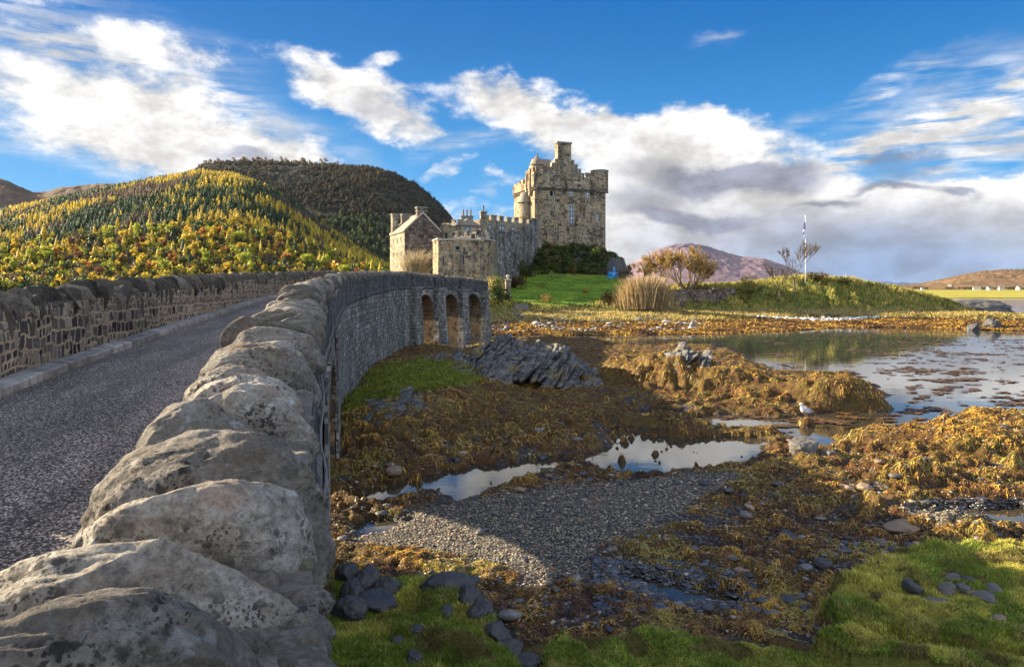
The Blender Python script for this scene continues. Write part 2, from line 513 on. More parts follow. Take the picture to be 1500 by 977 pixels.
def m_coursed(name, rows, aspect, cells, mortar, msize, stain=None, stain_amt=0.0, bumpd=0.03, lime=None, wob=0.3, seed=0.0):
    """roughly coursed random rubble: two sizes of warped blocks mixed patch by patch, in metres from the UV map"""
    m, b = material(name)
    uv = b.vmath('ADD', b.node('ShaderNodeTexCoord').outputs['UV'], (seed, seed * .7, 0))
    w1 = b.vmath('SUBTRACT', b.noise(uv, rows * .55, 2.0, col=True), (0.5, 0.5, 0.5))
    w2 = b.vmath('SUBTRACT', b.noise(uv, rows * 2.2, 3.0, col=True), (0.5, 0.5, 0.5))
    v = b.vmath('ADD', uv, b.vmath('ADD', b.vmath('SCALE', w1, scale=wob * 2.2 / rows), b.vmath('SCALE', w2, scale=wob * .55 / rows)))

    def bricks(rh, off):
        n = b.node('ShaderNodeTexBrick', {'Scale': 1.0, 'Mortar Size': msize / rows, 'Mortar Smooth': 0.5, 'Bias': 0.0, 'Brick Width': rh * aspect, 'Row Height': rh,
                                          'Color1': (0, 0, 0, 1), 'Color2': (1, 1, 1, 1), 'Mortar': (0.5, 0.5, 0.5, 1)}, offset=0.42, offset_frequency=2, squash=0.62, squash_frequency=3)
        b.put(n.inputs['Vector'], b.vmath('ADD', v, off))
        return n.outputs['Color'], n.outputs['Fac']
    c1, f1 = bricks(1.0 / rows, (0, 0, 0))
    c2, f2 = bricks(0.62 / rows, (3.3, 1.7, 0))
    sel = b.ramp(b.noise(uv, rows * .33, 2.0), 0.49, 0.53)
    cr = b.mix(sel, c1, c2)
    fr = b.mix(sel, f1, f2)
    n1 = b.noise(uv, rows * 2.0, 6.0, 0.68)
    frv = b.node('ShaderNodeSeparateColor', {0: fr}).outputs[0]
    mort = b.ramp(b.math('ADD', frv, b.math('MULTIPLY', b.math('SUBTRACT', n1, 0.5), 0.9)), 0.25, 0.65)
    n = len(cells)
    rnd = b.node('ShaderNodeSeparateColor', {0: cr}).outputs[0]
    c = b.cramp(rnd, [(0.06 + 0.88 * i / (n - 1), col) for i, col in enumerate(cells)])
    c = b.vmath('SCALE', c, scale=b.ramp(n1, 0.25, 0.75, 0.55, 1.45, 'LINEAR'))
    mcol = b.vmath('SCALE', mortar, scale=b.ramp(b.noise(uv, 3.0, 5.0, .65), 0.3, 0.7, 0.65, 1.25))
    c = b.mix(mort, c, mcol)
    if lime is not None:
        c = b.mix(b.ramp(b.noise(b.mapping(uv, scale=(1.4, 0.5, 1)), 1.1, 6.0, 0.7), 0.50, 0.72, 0.0, lime), c, (0.52, 0.51, 0.47))
    if stain is not None:
        c = b.mix(b.ramp(b.noise(b.mapping(uv, scale=(1.0, 0.22, 1)), 0.75, 6.0, 0.68), 0.47, 0.66, 0.0, stain_amt), c, stain)
    c = b.vmath('SCALE', c, scale=b.ramp(b.noise(uv, 0.35, 5.0, 0.6), 0.3, 0.7, 0.78, 1.2))
    h = b.math('ADD', b.math('MULTIPLY', mort, -1.0), b.math('ADD', b.math('MULTIPLY', n1, 0.6), b.math('MULTIPLY', rnd, 0.5)))
    out(b, c, 0.95, b.bump(h, 1.0, bumpd), 0.15)
    return m


def m_road():
    m, b = material("chip_asphalt")
    uv = b.node('ShaderNodeTexCoord').outputs['UV']
    c1 = b.node('ShaderNodeSeparateColor', {0: b.voro(uv, 60.0, out='Color')}).outputs[0]
    d1 = b.voro(uv, 60.0)
    c = b.cramp(c1, [(0.1, (0.12, 0.10, 0.082)), (0.45, (0.28, 0.228, 0.185)), (0.75, (0.42, 0.345, 0.28)), (0.95, (0.60, 0.50, 0.41))])
    c = b.mix(b.ramp(d1, 0.35, 0.62), c, (0.04, 0.034, 0.03))
    wear = b.ramp(b.noise(b.mapping(uv, scale=(0.25, 1.3, 1)), 1.6, 5.0, 0.6), 0.32, 0.7, 0.72, 1.3)
    c = b.vmath('SCALE', c, scale=wear)
    sp = b.node('ShaderNodeSeparateXYZ', {0: uv}).outputs
    edge = b.math('MULTIPLY', b.ramp(b.math('ADD', sp[1], b.math('MULTIPLY', b.noise(uv, 2.5, 5.0), 0.5)), 3.02, 3.42), 0.8)
    c = b.mix(edge, c, b.mix(b.noise(uv, 40.0, 4.0), (0.035, 0.045, 0.018), (0.10, 0.085, 0.055)))
    out(b, c, 0.8, b.bump(b.math('SUBTRACT', 1.0, d1), 1.0, 0.012), 0.35)
    return m


def m_attr(name, rough=0.7, trans=0.3, var=0.25, scale=3.0, spec=0.25, bump=0.0):
    """foliage, weed, pebbles: every leaf, frond or stone carries its own colour"""
    m, b = material(name)
    a = b.node('ShaderNodeVertexColor', layer_name='Col').outputs[0]
    tc = b.node('ShaderNodeTexCoord').outputs['Object']
    c = b.vmath('SCALE', a, scale=b.ramp(b.noise(tc, scale, 3.0), 0.3, 0.7, 1 - var, 1 + var))
    p = b.node('ShaderNodeBsdfPrincipled', {'Roughness': rough, 'Specular IOR Level': spec})
    b.put(p.inputs['Base Color'], c)
    if bump: b.put(p.inputs['Normal'], b.bump(b.noise(tc, scale * 10, 4.0), bump, 0.01))
    o = b.node('ShaderNodeOutputMaterial')
    if trans > 0:
        t = b.node('ShaderNodeBsdfTranslucent')
        b.put(t.inputs[0], c)
        mx = b.node('ShaderNodeMixShader', {0: trans})
        b.t.links.new(p.outputs[0], mx.inputs[1])
        b.t.links.new(t.outputs[0], mx.inputs[2])
        b.t.links.new(mx.outputs[0], o.inputs[0])
    else:
        b.t.links.new(p.outputs[0], o.inputs[0])
    return m


def m_ground():
    m, b = material("shore_ground")
    pos = b.node('ShaderNodeNewGeometry').outputs['Position']
    A = b.node('ShaderNodeVertexColor', layer_name='zone')
    za = b.node('ShaderNodeSeparateColor', {0: A.outputs[0]}).outputs
    B_ = b.node('ShaderNodeVertexColor', layer_name='zone_b')
    zb = b.node('ShaderNodeSeparateColor', {0: B_.outputs[0]}).outputs
    n1 = b.noise(pos, 0.9, 6.0, 0.6)
    n2 = b.noise(pos, 6.0, 8.0, 0.68)
    n3 = b.noise(pos, 35.0, 5.0, 0.7)
    vd = b.voro(pos, 26.0)
    vc = b.node('ShaderNodeSeparateColor', {0: b.voro(pos, 26.0, out='Color')}).outputs
    vd2 = b.voro(pos, 9.0)
    vc2 = b.node('ShaderNodeSeparateColor', {0: b.voro(pos, 9.0, out='Color')}).outputs
    mud = b.mix(b.ramp(n2, 0.3, 0.7), (0.020, 0.015, 0.011), (0.085, 0.066, 0.05))
    mud = b.mix(b.ramp(vd2, 0.42, 0.25), mud, b.cramp(vc2[0], [(0.1, (0.03, 0.03, 0.033)), (0.6, (0.11, 0.105, 0.10)), (0.95, (0.22, 0.19, 0.16))]))
    grav = b.cramp(vc[0], [(0.05, (0.04, 0.037, 0.034)), (0.4, (0.12, 0.105, 0.08)), (0.7, (0.22, 0.185, 0.13)), (0.95, (0.36, 0.30, 0.20))])
    grav = b.mix(b.ramp(vd, 0.40, 0.62), grav, (0.03, 0.026, 0.022))
    weed = b.cramp(b.math('ADD', b.math('MULTIPLY', n2, 0.6), b.math('MULTIPLY', n3, 0.4)),
                   [(0.38, (0.016, 0.008, 0.004)), (0.50, (0.075, 0.034, 0.008)), (0.60, (0.20, 0.10, 0.016)), (0.72, (0.34, 0.19, 0.03))])
    weed = b.mix(b.ramp(n1, 0.42, 0.62, 0.0, 0.55), weed, b.mix(n3, (0.05, 0.03, 0.008), (0.19, 0.15, 0.03)))
    grass = b.mix(b.ramp(b.math('ADD', n1, b.math('MULTIPLY', b.math('SUBTRACT', n3, 0.5), 0.6)), 0.35, 0.65), (0.06, 0.10, 0.014), (0.22, 0.19, 0.035))
    dry = b.mix(b.ramp(n2, 0.35, 0.65), (0.10, 0.085, 0.022), (0.36, 0.27, 0.10))
    lawn = b.mix(b.ramp(b.noise(pos, 0.5, 5.0), 0.35, 0.65), (0.10, 0.20, 0.014), (0.21, 0.30, 0.025))
    rock = b.cramp(b.noise(b.mapping(pos, scale=(1, 1, 2.5)), 1.2, 8.0, 0.7), [(0.35, (0.05, 0.048, 0.046)), (0.55, (0.19, 0.18, 0.16)), (0.7, (0.34, 0.31, 0.26))])
    pert = b.math('MULTIPLY', b.math('SUBTRACT', n2, 0.5), 0.9)

    def z(s, lo=0.35, hi=0.65):
        return b.ramp(b.math('ADD', s, pert), lo, hi)
    c = b.mix(z(za[2]), mud, grav)
    c = b.mix(z(zb[1]), c, rock)
    c = b.mix(z(za[0]), c, weed)
    c = b.mix(z(zb[2]), c, dry)
    c = b.mix(z(za[1]), c, grass)
    c = b.mix(b.ramp(zb[0], 0.4, 0.6), c, lawn)
    wet = b.ramp(b.sep(pos)[2], 0.10, 0.02)
    c = b.vmath('SCALE', c, scale=b.ramp(wet, 0, 1, 1.0, 0.55))
    h = b.math('ADD', b.math('MULTIPLY', n2, 1.2), b.math('ADD', b.math('MULTIPLY', n3, 0.5), b.math('MULTIPLY', vd, -0.35)))
    out(b, c, b.ramp(wet, 0, 1, 0.85, 0.30), b.bump(h, 1.0, 0.07), 0.3)
    return m


def m_water():
    m, b = material("loch_water")
    pos = b.node('ShaderNodeNewGeometry').outputs['Position']
    d = b.vmath('LENGTH', pos)
    n = b.noise(b.mapping(pos, scale=(0.5, 1.3, 1)), 1.1, 4.0, 0.55)
    nr = b.bump(n, b.ramp(d, 20.0, 260.0, 0.05, 0.35), 0.06)
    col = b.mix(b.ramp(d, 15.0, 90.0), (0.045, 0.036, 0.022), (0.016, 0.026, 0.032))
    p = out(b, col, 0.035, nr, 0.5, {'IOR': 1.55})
    return m


def m_hill(name, cols, scale, bumpd=6.0):
    m, b = material(name)
    pos = b.node('ShaderNodeNewGeometry').outputs['Position']
    n = b.noise(pos, scale, 8.0, 0.66, 0.3)
    n2 = b.noise(b.mapping(pos, scale=(1, 0.4, 2.0)), scale * 4, 6.0, 0.65)
    k = len(cols)
    c = b.cramp(b.math('ADD', b.math('MULTIPLY', n, 0.65), b.math('MULTIPLY', n2, 0.35)), [(0.33 + 0.34 * i / (k - 1), q) for i, q in enumerate(cols)])
    out(b, c, 0.95, b.bump(b.math('ADD', n, n2), 0.9, bumpd), 0.1)
    return m


M = {}
M['rock'] = m_rock()
M['rock_run'] = m_rock("coping_rock_weathered", .40, 1.15)
M['rock_shaded'] = m_rock("coping_rock_shade_toned", .16, .70)  # darker copy for the left parapet: its shade is put into the stone colour
M['rubble'] = m_coursed("rubble_dark_mortar", 5.2, 1.2, [(0.022, 0.022, 0.025), (0.055, 0.055, 0.06), (0.10, 0.085, 0.07), (0.13, 0.125, 0.12), (0.30, 0.25, 0.20)], (0.36, 0.295, 0.20), 0.13, bumpd=0.06, wob=0.38)
M['parapet_out'] = m_coursed("rubble_weathered", 5.5, 1.7, [(0.035, 0.037, 0.04), (0.09, 0.09, 0.09), (0.14, 0.135, 0.125), (0.21, 0.20, 0.18)], (0.10, 0.095, 0.085), 0.12, (0.03, 0.032, 0.034), 0.5, 0.06)
M['spandrel'] = m_coursed("rubble_grey_lime", 3.6, 2.0, [(0.085, 0.08, 0.072), (0.19, 0.178, 0.155), (0.28, 0.258, 0.215), (0.38, 0.345, 0.28)], (0.10, 0.096, 0.088), 0.12, (0.05, 0.052, 0.05), 0.35, 0.06, lime=0.6)
M['castle'] = m_coursed("castle_rubble", 1.7, 1.7, [(0.07, 0.058, 0.044), (0.20, 0.155, 0.10), (0.32, 0.245, 0.145), (0.40, 0.325, 0.22), (0.45, 0.28, 0.11)], (0.31, 0.26, 0.185), 0.10, (0.05, 0.043, 0.036), 0.78, 0.10, wob=0.4)
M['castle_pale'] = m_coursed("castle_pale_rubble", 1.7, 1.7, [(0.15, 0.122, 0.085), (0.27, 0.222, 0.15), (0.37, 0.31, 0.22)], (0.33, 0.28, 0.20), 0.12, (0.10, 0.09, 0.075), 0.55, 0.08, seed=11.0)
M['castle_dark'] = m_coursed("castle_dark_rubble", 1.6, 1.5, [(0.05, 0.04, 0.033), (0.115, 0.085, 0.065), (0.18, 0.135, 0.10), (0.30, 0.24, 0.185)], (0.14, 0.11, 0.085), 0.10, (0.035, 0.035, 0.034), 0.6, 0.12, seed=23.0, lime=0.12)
M['castle_grey'] = m_coursed("curtain_rubble", 1.6, 1.6, [(0.07, 0.07, 0.07), (0.14, 0.135, 0.125), (0.22, 0.205, 0.18), (0.34, 0.31, 0.26)], (0.19, 0.175, 0.15), 0.10, (0.032, 0.033, 0.034), 0.95, 0.12, seed=5.0, lime=0.5)
M['trim'] = m_plain("dressed_sandstone", (0.40, 0.35, 0.27), 0.9, 0.2, 3.0, 0.3, 0.15)
M['lintel'] = m_plain("dark_cornice_stone", (0.20, 0.19, 0.17), 0.9, 0.35, 4.0, 0.5, 0.15)
M['slate'] = m_plain("roof_slate", (0.20, 0.165, 0.125), 0.7, 0.3, 2.5, 0.4, 0.3)
M['glass'] = m_plain("window_glass", (0.05, 0.075, 0.11), 0.12, 0.3, 0.6, 0.0, 0.8)
M['void'] = m_plain("dark_opening", (0.018, 0.016, 0.015), 0.9, 0.2, 2.0, 0.0, 0.1)
M['pot'] = m_plain("chimney_pot_clay", (0.20, 0.13, 0.08), 0.85, 0.25, 4.0, 0.2)
M['road'] = m_road()
M['kerb'] = m_plain("concrete_kerb", (0.23, 0.215, 0.195), 0.9, 0.3, 7.0, 0.5, 0.2)
M['leaf'] = m_attr("foliage", 0.65, 0.35)
M['weed'] = m_attr("seaweed", 0.42, 0.15, 0.3, 2.0, 0.5)
M['blade'] = m_attr("grass_blades", 0.6, 0.30, 0.25, 1.5)
M['pebble'] = m_attr("pebbles", 0.55, 0.0, 0.3, 20.0, 0.4)
M['bark'] = m_plain("bark", (0.15, 0.115, 0.08), 0.9, 0.3, 5.0, 0.4, 0.1)
M['bark_pale'] = m_plain("pale_bark", (0.36, 0.29, 0.20), 0.9, 0.25, 4.0, 0.3, 0.1)
M['ground'] = m_ground()
M['water'] = m_water()
M['paint'] = m_plain("white_paint", (0.75, 0.75, 0.73), 0.45, 0.05, 2.0, 0.0, 0.5)

# ------------------------------------------------------------------ bridge line (outer face of the water-side parapet), measured in metres
CTRL = [(3.2, -10), (1.95, -6), (1.0, -3), (0.1, -0.2), (-.20, .85), (-.57, 1.9), (-1.32, 4.6), (-2.78, 10), (-5.1, 20), (-7.3, 31), (-8.6, 45), (-8.85, 55),
        (-8.45, 59.5), (-6.9, 64.2), (-4.9, 69.5), (-2.8, 75.5), (-1.2, 80), (0.6, 86)]


def catmull(pts, n=24):
    o = []
    for i in range(1, len(pts) - 2):
        p0, p1, p2, p3 = (np.array(p, float) for p in pts[i - 1:i + 3])
        for k in range(n):
            t = k / n
            o.append(0.5 * (2 * p1 + (p2 - p0) * t + (2 * p0 - 5 * p1 + 4 * p2 - p3) * t * t + (3 * p1 - p0 - 3 * p2 + p3) * t ** 3))
    o.append(np.array(pts[-2], float))
    return np.array(o)


_raw = catmull(CTRL)
_s = np.concatenate([[0], np.cumsum(np.linalg.norm(np.diff(_raw, axis=0), axis=1))])
DS = 0.2
SS = np.arange(0, _s[-1], DS)
PX, PY = np.interp(SS, _s, _raw[:, 0]), np.interp(SS, _s, _raw[:, 1])
TX, TY = np.gradient(PX), np.gradient(PY)
_k = np.ones(9) / 9
TX, TY = (np.convolve(np.pad(t, 4, 'edge'), _k, 'valid') for t in (TX, TY))
_L = np.hypot(TX, TY)
TX, TY = TX / _L, TY / _L
NX, NY = -TY, TX                                              # towards the road side (left)
ZC_Y = [-10, 2, 3.4, 4.6, 8, 14, 20, 30, 45, 59, 68, 74, 80, 90]
ZC_D = [-.40, -.39, -.33, -.24, -.04, .16, .36, .70, 1.18, 1.50, 1.32, 1.12, .95, .7]
ZT = ZC + np.interp(PY, ZC_Y, ZC_D)
ZT = np.convolve(np.pad(ZT, 12, 'edge'), np.ones(25) / 25, 'valid')   # coping top along the bridge
PAR_H, COP_H, PAR_T, ROAD_W = 1.15, 0.29, 0.46, 3.1
ZR = ZT - PAR_H                                               # road level


def s_of_y(y):
    return float(np.interp(y, PY, SS))


def at(s, off=0.0):
    """point on the bridge line at arclength s, off metres towards the road"""
    x, y = np.interp(s, SS, PX), np.interp(s, SS, PY)
    nx, ny = np.interp(s, SS, NX), np.interp(s, SS, NY)
    return x + nx * off, y + ny * off


# ------------------------------------------------------------------ shore and island terrain
NEAR = [gp(u, v) for u, v in [(-900, 520), (300, 512), (560, 497), (640, 503), (672, 513), (720, 500), (790, 494), (870, 497), (905, 505), (945, 508), (1000, 505),
                              (1065, 512), (1130, 545), (1180, 546), (1240, 545), (1292, 575), (1282, 592), (1240, 602), (1190, 612), (1140, 618),
                              (1145, 640), (1200, 652), (1235, 645), (1255, 622), (1300, 627), (1360, 637), (1420, 627), (1500, 614), (1700, 606), (2600, 600)]] + \
       [(40, -12), (-60, -12)]
POOLS = [[(640, 717), (600, 727), (560, 737), (520, 728), (560, 712), (640, 697), (700, 685), (760, 678), (812, 670), (850, 676), (800, 690), (760, 702), (720, 717), (690, 730), (660, 737)],
         [(850, 672), (890, 655), (882, 630), (940, 624), (985, 632), (960, 640), (1000, 643), (1060, 639), (1120, 645), (1113, 670), (1070, 683), (1000, 691), (930, 698), (880, 690)],
         [(525, 772), (555, 762), (588, 766), (565, 780), (535, 788)],
         [(880, 612), (960, 598), (1010, 605), (940, 618)],
         [(935, 852), (1000, 860), (1055, 880), (1000, 878)],
         [(1335, 748), (1400, 744), (1520, 750), (1520, 774), (1420, 776), (1350, 766)],
         [(985, 616), (1060, 606), (1130, 612), (1140, 626), (1060, 630)],
         [(1225, 628), (1250, 622), (1258, 634), (1236, 644)],
         [(1120, 618), (1200, 608), (1260, 598), (1280, 615), (1200, 625), (1150, 632)]]
POOLS = [[gp(u, v) for u, v in p] for p in POOLS]
GRAVEL = [gp(u, v, .12) for u, v in [(500, 770), (560, 752), (640, 740), (760, 720), (880, 706), (1000, 694), (1090, 690), (1060, 720), (1000, 750), (940, 785), (890, 800), (870, 850), (780, 842),
                                     (690, 822), (600, 806), (505, 800)]]
GRAVEL2 = [gp(u, v, .1) for u, v in [(1300, 765), (1360, 735), (1500, 735), (1700, 740), (1700, 790), (1500, 785), (1380, 790)]]
GRAVEL3 = [gp(u, v, .1) for u, v in [(880, 812), (960, 835), (1050, 862), (1075, 880), (1040, 900), (960, 880), (900, 850)]]
MEAD_L = [gp(u, v, .75) for u, v in [(380, 842), (500, 850), (570, 842), (640, 850), (700, 876), (740, 912), (786, 977), (850, 1130), (300, 1130)]]
MEAD_M = [gp(u, v, .45) for u, v in [(790, 975), (805, 945), (850, 935), (930, 912), (1000, 910), (1100, 926), (1180, 940), (1240, 930), (1300, 948), (1400, 965), (1560, 985), (1900, 1060), (1900, 1200), (780, 1200)]]
MEAD_R = [gp(u, v, .62) for u, v in [(1207, 860), (1215, 838), (1285, 806), (1400, 790), (1500, 789), (1700, 792), (2000, 800), (2000, 990), (1600, 975), (1450, 955), (1340, 935), (1270, 925), (1222, 905)]]
GREEN_F = [gp(u, v, .8) for u, v in [(500, 560), (560, 528), (640, 522), (692, 540), (695, 566), (640, 577), (560, 592), (505, 604)]]
ISLE = [gp(u, v) for u, v in [(560, 482), (640, 486), (700, 490), (800, 491), (900, 491), (1040, 489), (1150, 485), (1250, 479), (1350, 481), (1500, 485), (1800, 486), (2200, 483)]] + \
       [(150, 100), (104, 108), (80, 112), (74, 120), (66, 134), (50, 150), (44, 215), (-60, 215), (-58, 130), (-36, 100)]
LAWN = [P3(u, v, Y)[:2] for u, v, Y in [(744, 0, 102), (800, 0, 99), (870, 0, 100), (905, 0, 108), (925, 0, 122), (915, 0, 136), (760, 0, 138), (742, 0, 118)]]


def ell(X, Y, cx, cy, rx, ry, rot=0.0):
    c, s = math.cos(rot), math.sin(rot)
    dx, dy = X - cx, Y - cy
    return np.sqrt(((dx * c + dy * s) / rx) ** 2 + ((-dx * s + dy * c) / ry) ** 2)


def terrain(X, Y):
    """height and surface zones of ground, shore and island"""
    X, Y = np.asarray(X, float), np.asarray(Y, float)
    R = np.hypot(X, Y)
    n_a = fbm(X * .45, Y * .45, 1.0, 3)
    n_b = fbm(X * 1.5, Y * 1.5, 5.0, 3)
    n_c = fbm(X * 3.6, Y * 3.6, 9.0, 2) * sstep(46, 16, R)
    rg = fbm(X * 1.1, Y * 1.6, 3.0, 5, ridge=True)
    # --- near shore
    sd = sd_poly(X, Y, NEAR) + n_a * .9 * np.clip(R / 30, .3, 1.2) + n_b * .45
    h = np.clip(sd * .10, -.9, .13)
    pool = np.full(X.shape, -9.0)
    for p in POOLS:
        pool = np.maximum(pool, sd_poly(X, Y, p))
    pool = pool + n_b * .85 * np.clip(R / 20, .6, 1.3) + n_a * .25
    ps = sstep(-.45, .35, pool)
    grav = np.maximum(sstep(-.4, .5, sd_poly(X, Y, GRAVEL) + n_b * .5), np.maximum(sstep(-.3, .4, sd_poly(X, Y, GRAVEL2) + n_b * .5), sstep(-.3, .3, sd_poly(X, Y, GRAVEL3) + n_b * .7)))
    gm = np.maximum(sd_poly(X, Y, MEAD_L) + n_b * .25, np.maximum(sd_poly(X, Y, MEAD_M) + n_b * .25, sd_poly(X, Y, MEAD_R) + n_b * .30))
    mead = sstep(-.12, .22, gm)
    green = sstep(-.6, .8, sd_poly(X, Y, GREEN_F) + n_b * 1.6)
    on = sstep(-.5, .6, sd)
    weed = on * (1 - grav) * (1 - mead) * (1 - green) * sstep(-.30, .18, n_b * .7 + n_a * .6 + .10)
    h = h - ps * .36 + (1 - ps * .85) * weed * (.04 + .20 * np.maximum(n_b + .12, 0) + .13 * n_c) * np.clip(R / 16, .6, 1.5)
    h = h + ps * .55 * np.maximum(n_c * .8 + n_b * .8 - .10, 0)
    h = h + .03 * n_c * on
    # mounds: (cx, cy, rx, ry, rot, height, roughness)
    rocky = np.zeros(X.shape)
    for cx, cy, rx, ry, rot, hh, rf, rk in ((8.2, 36, 3.2, 3.6, 0, 1.75, .28, .06), (10.6, 33.4, 3.6, 2.6, -.35, 1.3, .25, .05), (6.3, 37.5, 2.2, 3.2, 0, 1.35, .3, .06), (11.8, 31, 2.4, 2.2, 0, .75, .25, .1),
                                            (14.0, 29.6, 2.35, 2.3, .1, 1.42, .22, .0), (12.4, 21.3, 2.3, 2.6, .2, .60, .25, .1), (14.2, 20.7, 2.2, 2.4, -.2, .92, .25, .15), (16.6, 22.3, 3.2, 3.2, 0, 1.02, .25, .1), (19.5, 20, 3.0, 3.2, 0, .8, .25, .2),
                                            (10.2, 17.6, 1.7, 1.3, .2, .28, .3, .0), (8.6, 14.6, 2.0, 1.5, -.2, .25, .3, .0), (9.5, 13.4, 1.6, 1.0, -.2, .22, .3, .0), (5.2, 11.7, 1.5, 1.0, .0, .15, .3, .0), (3.0, 24.0, 5.0, 3.0, .2, .22, .3, .0),
                                            (10.7, 24.9, .55, .5, 0, .34, .2, .0), (-3.8, 29, 4.2, 12, -.12, 1.15, .25, .0), (-4.6, 41, 5.0, 10, 0, .8, .3, .0), (-3.4, 24.2, 1.6, 3.6, .05, .75, .2, .4), (3.2, 38, 3.5, 3, 0, .7, .3, .1), (.6, 35.8, 3.9, 2.8, 0, 1.75, .2, .0), (9.2, 35.2, 1.6, 1.4, 0, 1.8, .2, .0)):
        d = ell(X, Y, cx, cy, rx, ry, rot) * (1 - rf * (n_a * .8 + n_b * .8))
        f = sstep(1.05, .25, d)
        bump = .88 * hh * f * (1 + .20 * n_b) + .07 * n_c * f + .10 * n_b * f
        if rk > 0:
            bump = bump + hh * f * rk * .42 * rg
            rocky = np.maximum(rocky, rk * 1.25 * sstep(.35, .75, f + .35 * rg))
        h = np.where(f > .001, np.maximum(h, h * (1 - f) + bump), h) if hh > .3 else h + bump
        weed = np.maximum(weed, np.where(hh > .3, sstep(.02, .18, f) * (1 - green * .9), 0))
    h = np.where(mead > 0, h * (1 - mead) + mead * (np.where(sd_poly(X, Y, MEAD_L) > -.6, .80, np.where(sd_poly(X, Y, MEAD_R) > -.6, .62, .42)) + .10 * n_a + .16 * n_b + .07 * n_c), h)
    weed = weed * (1 - mead) * (1 - .85 * rocky)
    # --- island
    si = sd_poly(X, Y, ISLE) + n_a * 1.2 + n_b * .5
    hi = np.where(si > 0, .10 * si - .02 * np.maximum(si - 8, 0) - .035 * np.maximum(si - 16, 0), .22 * si)
    hi = np.clip(hi, -.9, 2.1)
    west = sstep(31, 20, X)
    plate = (2.9 + .135 * (Y - 100)).clip(1.6, 8.0) * sstep(90, 101, Y + n_a * 1.5)
    hi = np.where(si > -2, np.maximum(hi, plate * west * sstep(-2, 8, si) - .02), hi)
    hi = hi + 5.4 * sstep(1.12, .70, ell(X, Y, 10, 162, 22, 21)) * sstep(0, 4, si)
    m_top = np.interp(X, [22, 28, 36, 42, 48, 54, 60, 66, 72, 80], [4.6, 5.5, 5.6, 6.1, 7.0, 6.6, 5.6, 4.2, 2.6, .6])
    m_f = sstep(99.5, 110, Y + n_a * 2.0 + n_b * .6) * sstep(140, 120, Y) * sstep(18, 27, X) * sstep(82, 70, X)
    mound = m_top * m_f * (1 + .05 * n_b)
    hi = np.where(m_f > .003, np.maximum(hi, mound - .02), hi)
    ap = sstep(1.1, .4, ell(X, Y, -5, 90, 8, 8))
    hi = np.where(ap > .003, np.maximum(hi, 3.4 * ap * (1 + .1 * n_b) - .02), hi)
    hi = hi + np.where(si > 0, .10 * n_b + .05 * n_c + .22 * n_a * sstep(2.5, 4, hi), 0)
    hs = np.where(Y > 66, np.maximum(h, hi), h)
    isl = sstep(64, 70, Y) * sstep(-1.0, .6, si)
    # far ground
    far = sstep(215, 240, R)
    hs = hs * (1 - far) - 1.2 * far
    i_weed = isl * sstep(1.15, .75, hi + .3 * n_b)
    i_dry = isl * sstep(.85, 1.2, hi + .3 * n_b) * sstep(2.9, 2.1, hi + .4 * n_b)
    stone = isl * sstep(.9, 1.2, hi) * sstep(2.6, 2.0, hi) * sstep(24, 12, X + 4 * n_a) * sstep(-.1, .25, n_b) * sstep(70, 76, Y)
    i_gr = isl * sstep(1.7, 2.4, hi + .5 * n_b)
    lawn = sstep(-1.0, 1.5, sd_poly(X, Y, LAWN) + n_b)
    bank = isl * sstep(1.12, .9, ell(X, Y, 10, 162, 22, 21)) * sstep(8.2, 9.0, hi)
    lawn = lawn * (1 - bank)
    i_gr = i_gr * (1 - .9 * bank)
    z1 = np.stack([np.clip(np.maximum(weed * (1 - isl), i_weed), 0, 1), np.clip(np.maximum(np.maximum(mead, green) * (1 - isl), i_gr), 0, 1), grav * (1 - isl)], 1)
    z2 = np.stack([lawn, np.clip(np.maximum(rocky * (1 - mead), np.maximum(stone, 0)), 0, 1), i_dry], 1)
    return hs, z1, z2


rows = np.concatenate([np.geomspace(2.6, 130, 880), np.geomspace(131, 240, 60), np.geomspace(250, 40000, 50)])
cols = np.concatenate([np.linspace(-1.45, -.75, 24)[:-1], np.linspace(-.75, .72, 740), np.linspace(.72, 1.45, 24)[1:]])
AZ, RR = np.meshgrid(cols, rows)
gX, gY = (RR * np.sin(AZ)).ravel(), (RR * np.cos(AZ)).ravel()
gh, gz1, gz2 = terrain(gX, gY)
nr_, nc_ = len(rows), len(cols)
ii = np.arange(nr_ * nc_).reshape(nr_, nc_)
gF = np.stack([ii[:-1, :-1], ii[:-1, 1:], ii[1:, 1:], ii[1:, :-1]], -1).reshape(-1, 4)
tag(finish("ground", np_mesh("ground", np.stack([gX, gY, gh], 1), gF, True, {'zone': gz1, 'zone_b': gz2}), M['ground']), kind='structure')

mb = MB()
mb.add([(-30000, -40, 0), (30000, -40, 0), (30000, 40000, 0), (-30000, 40000, 0)], [(0, 1, 2, 3)])
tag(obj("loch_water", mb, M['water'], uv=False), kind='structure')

# ------------------------------------------------------------------ hills, flats and mountains beyond the loch


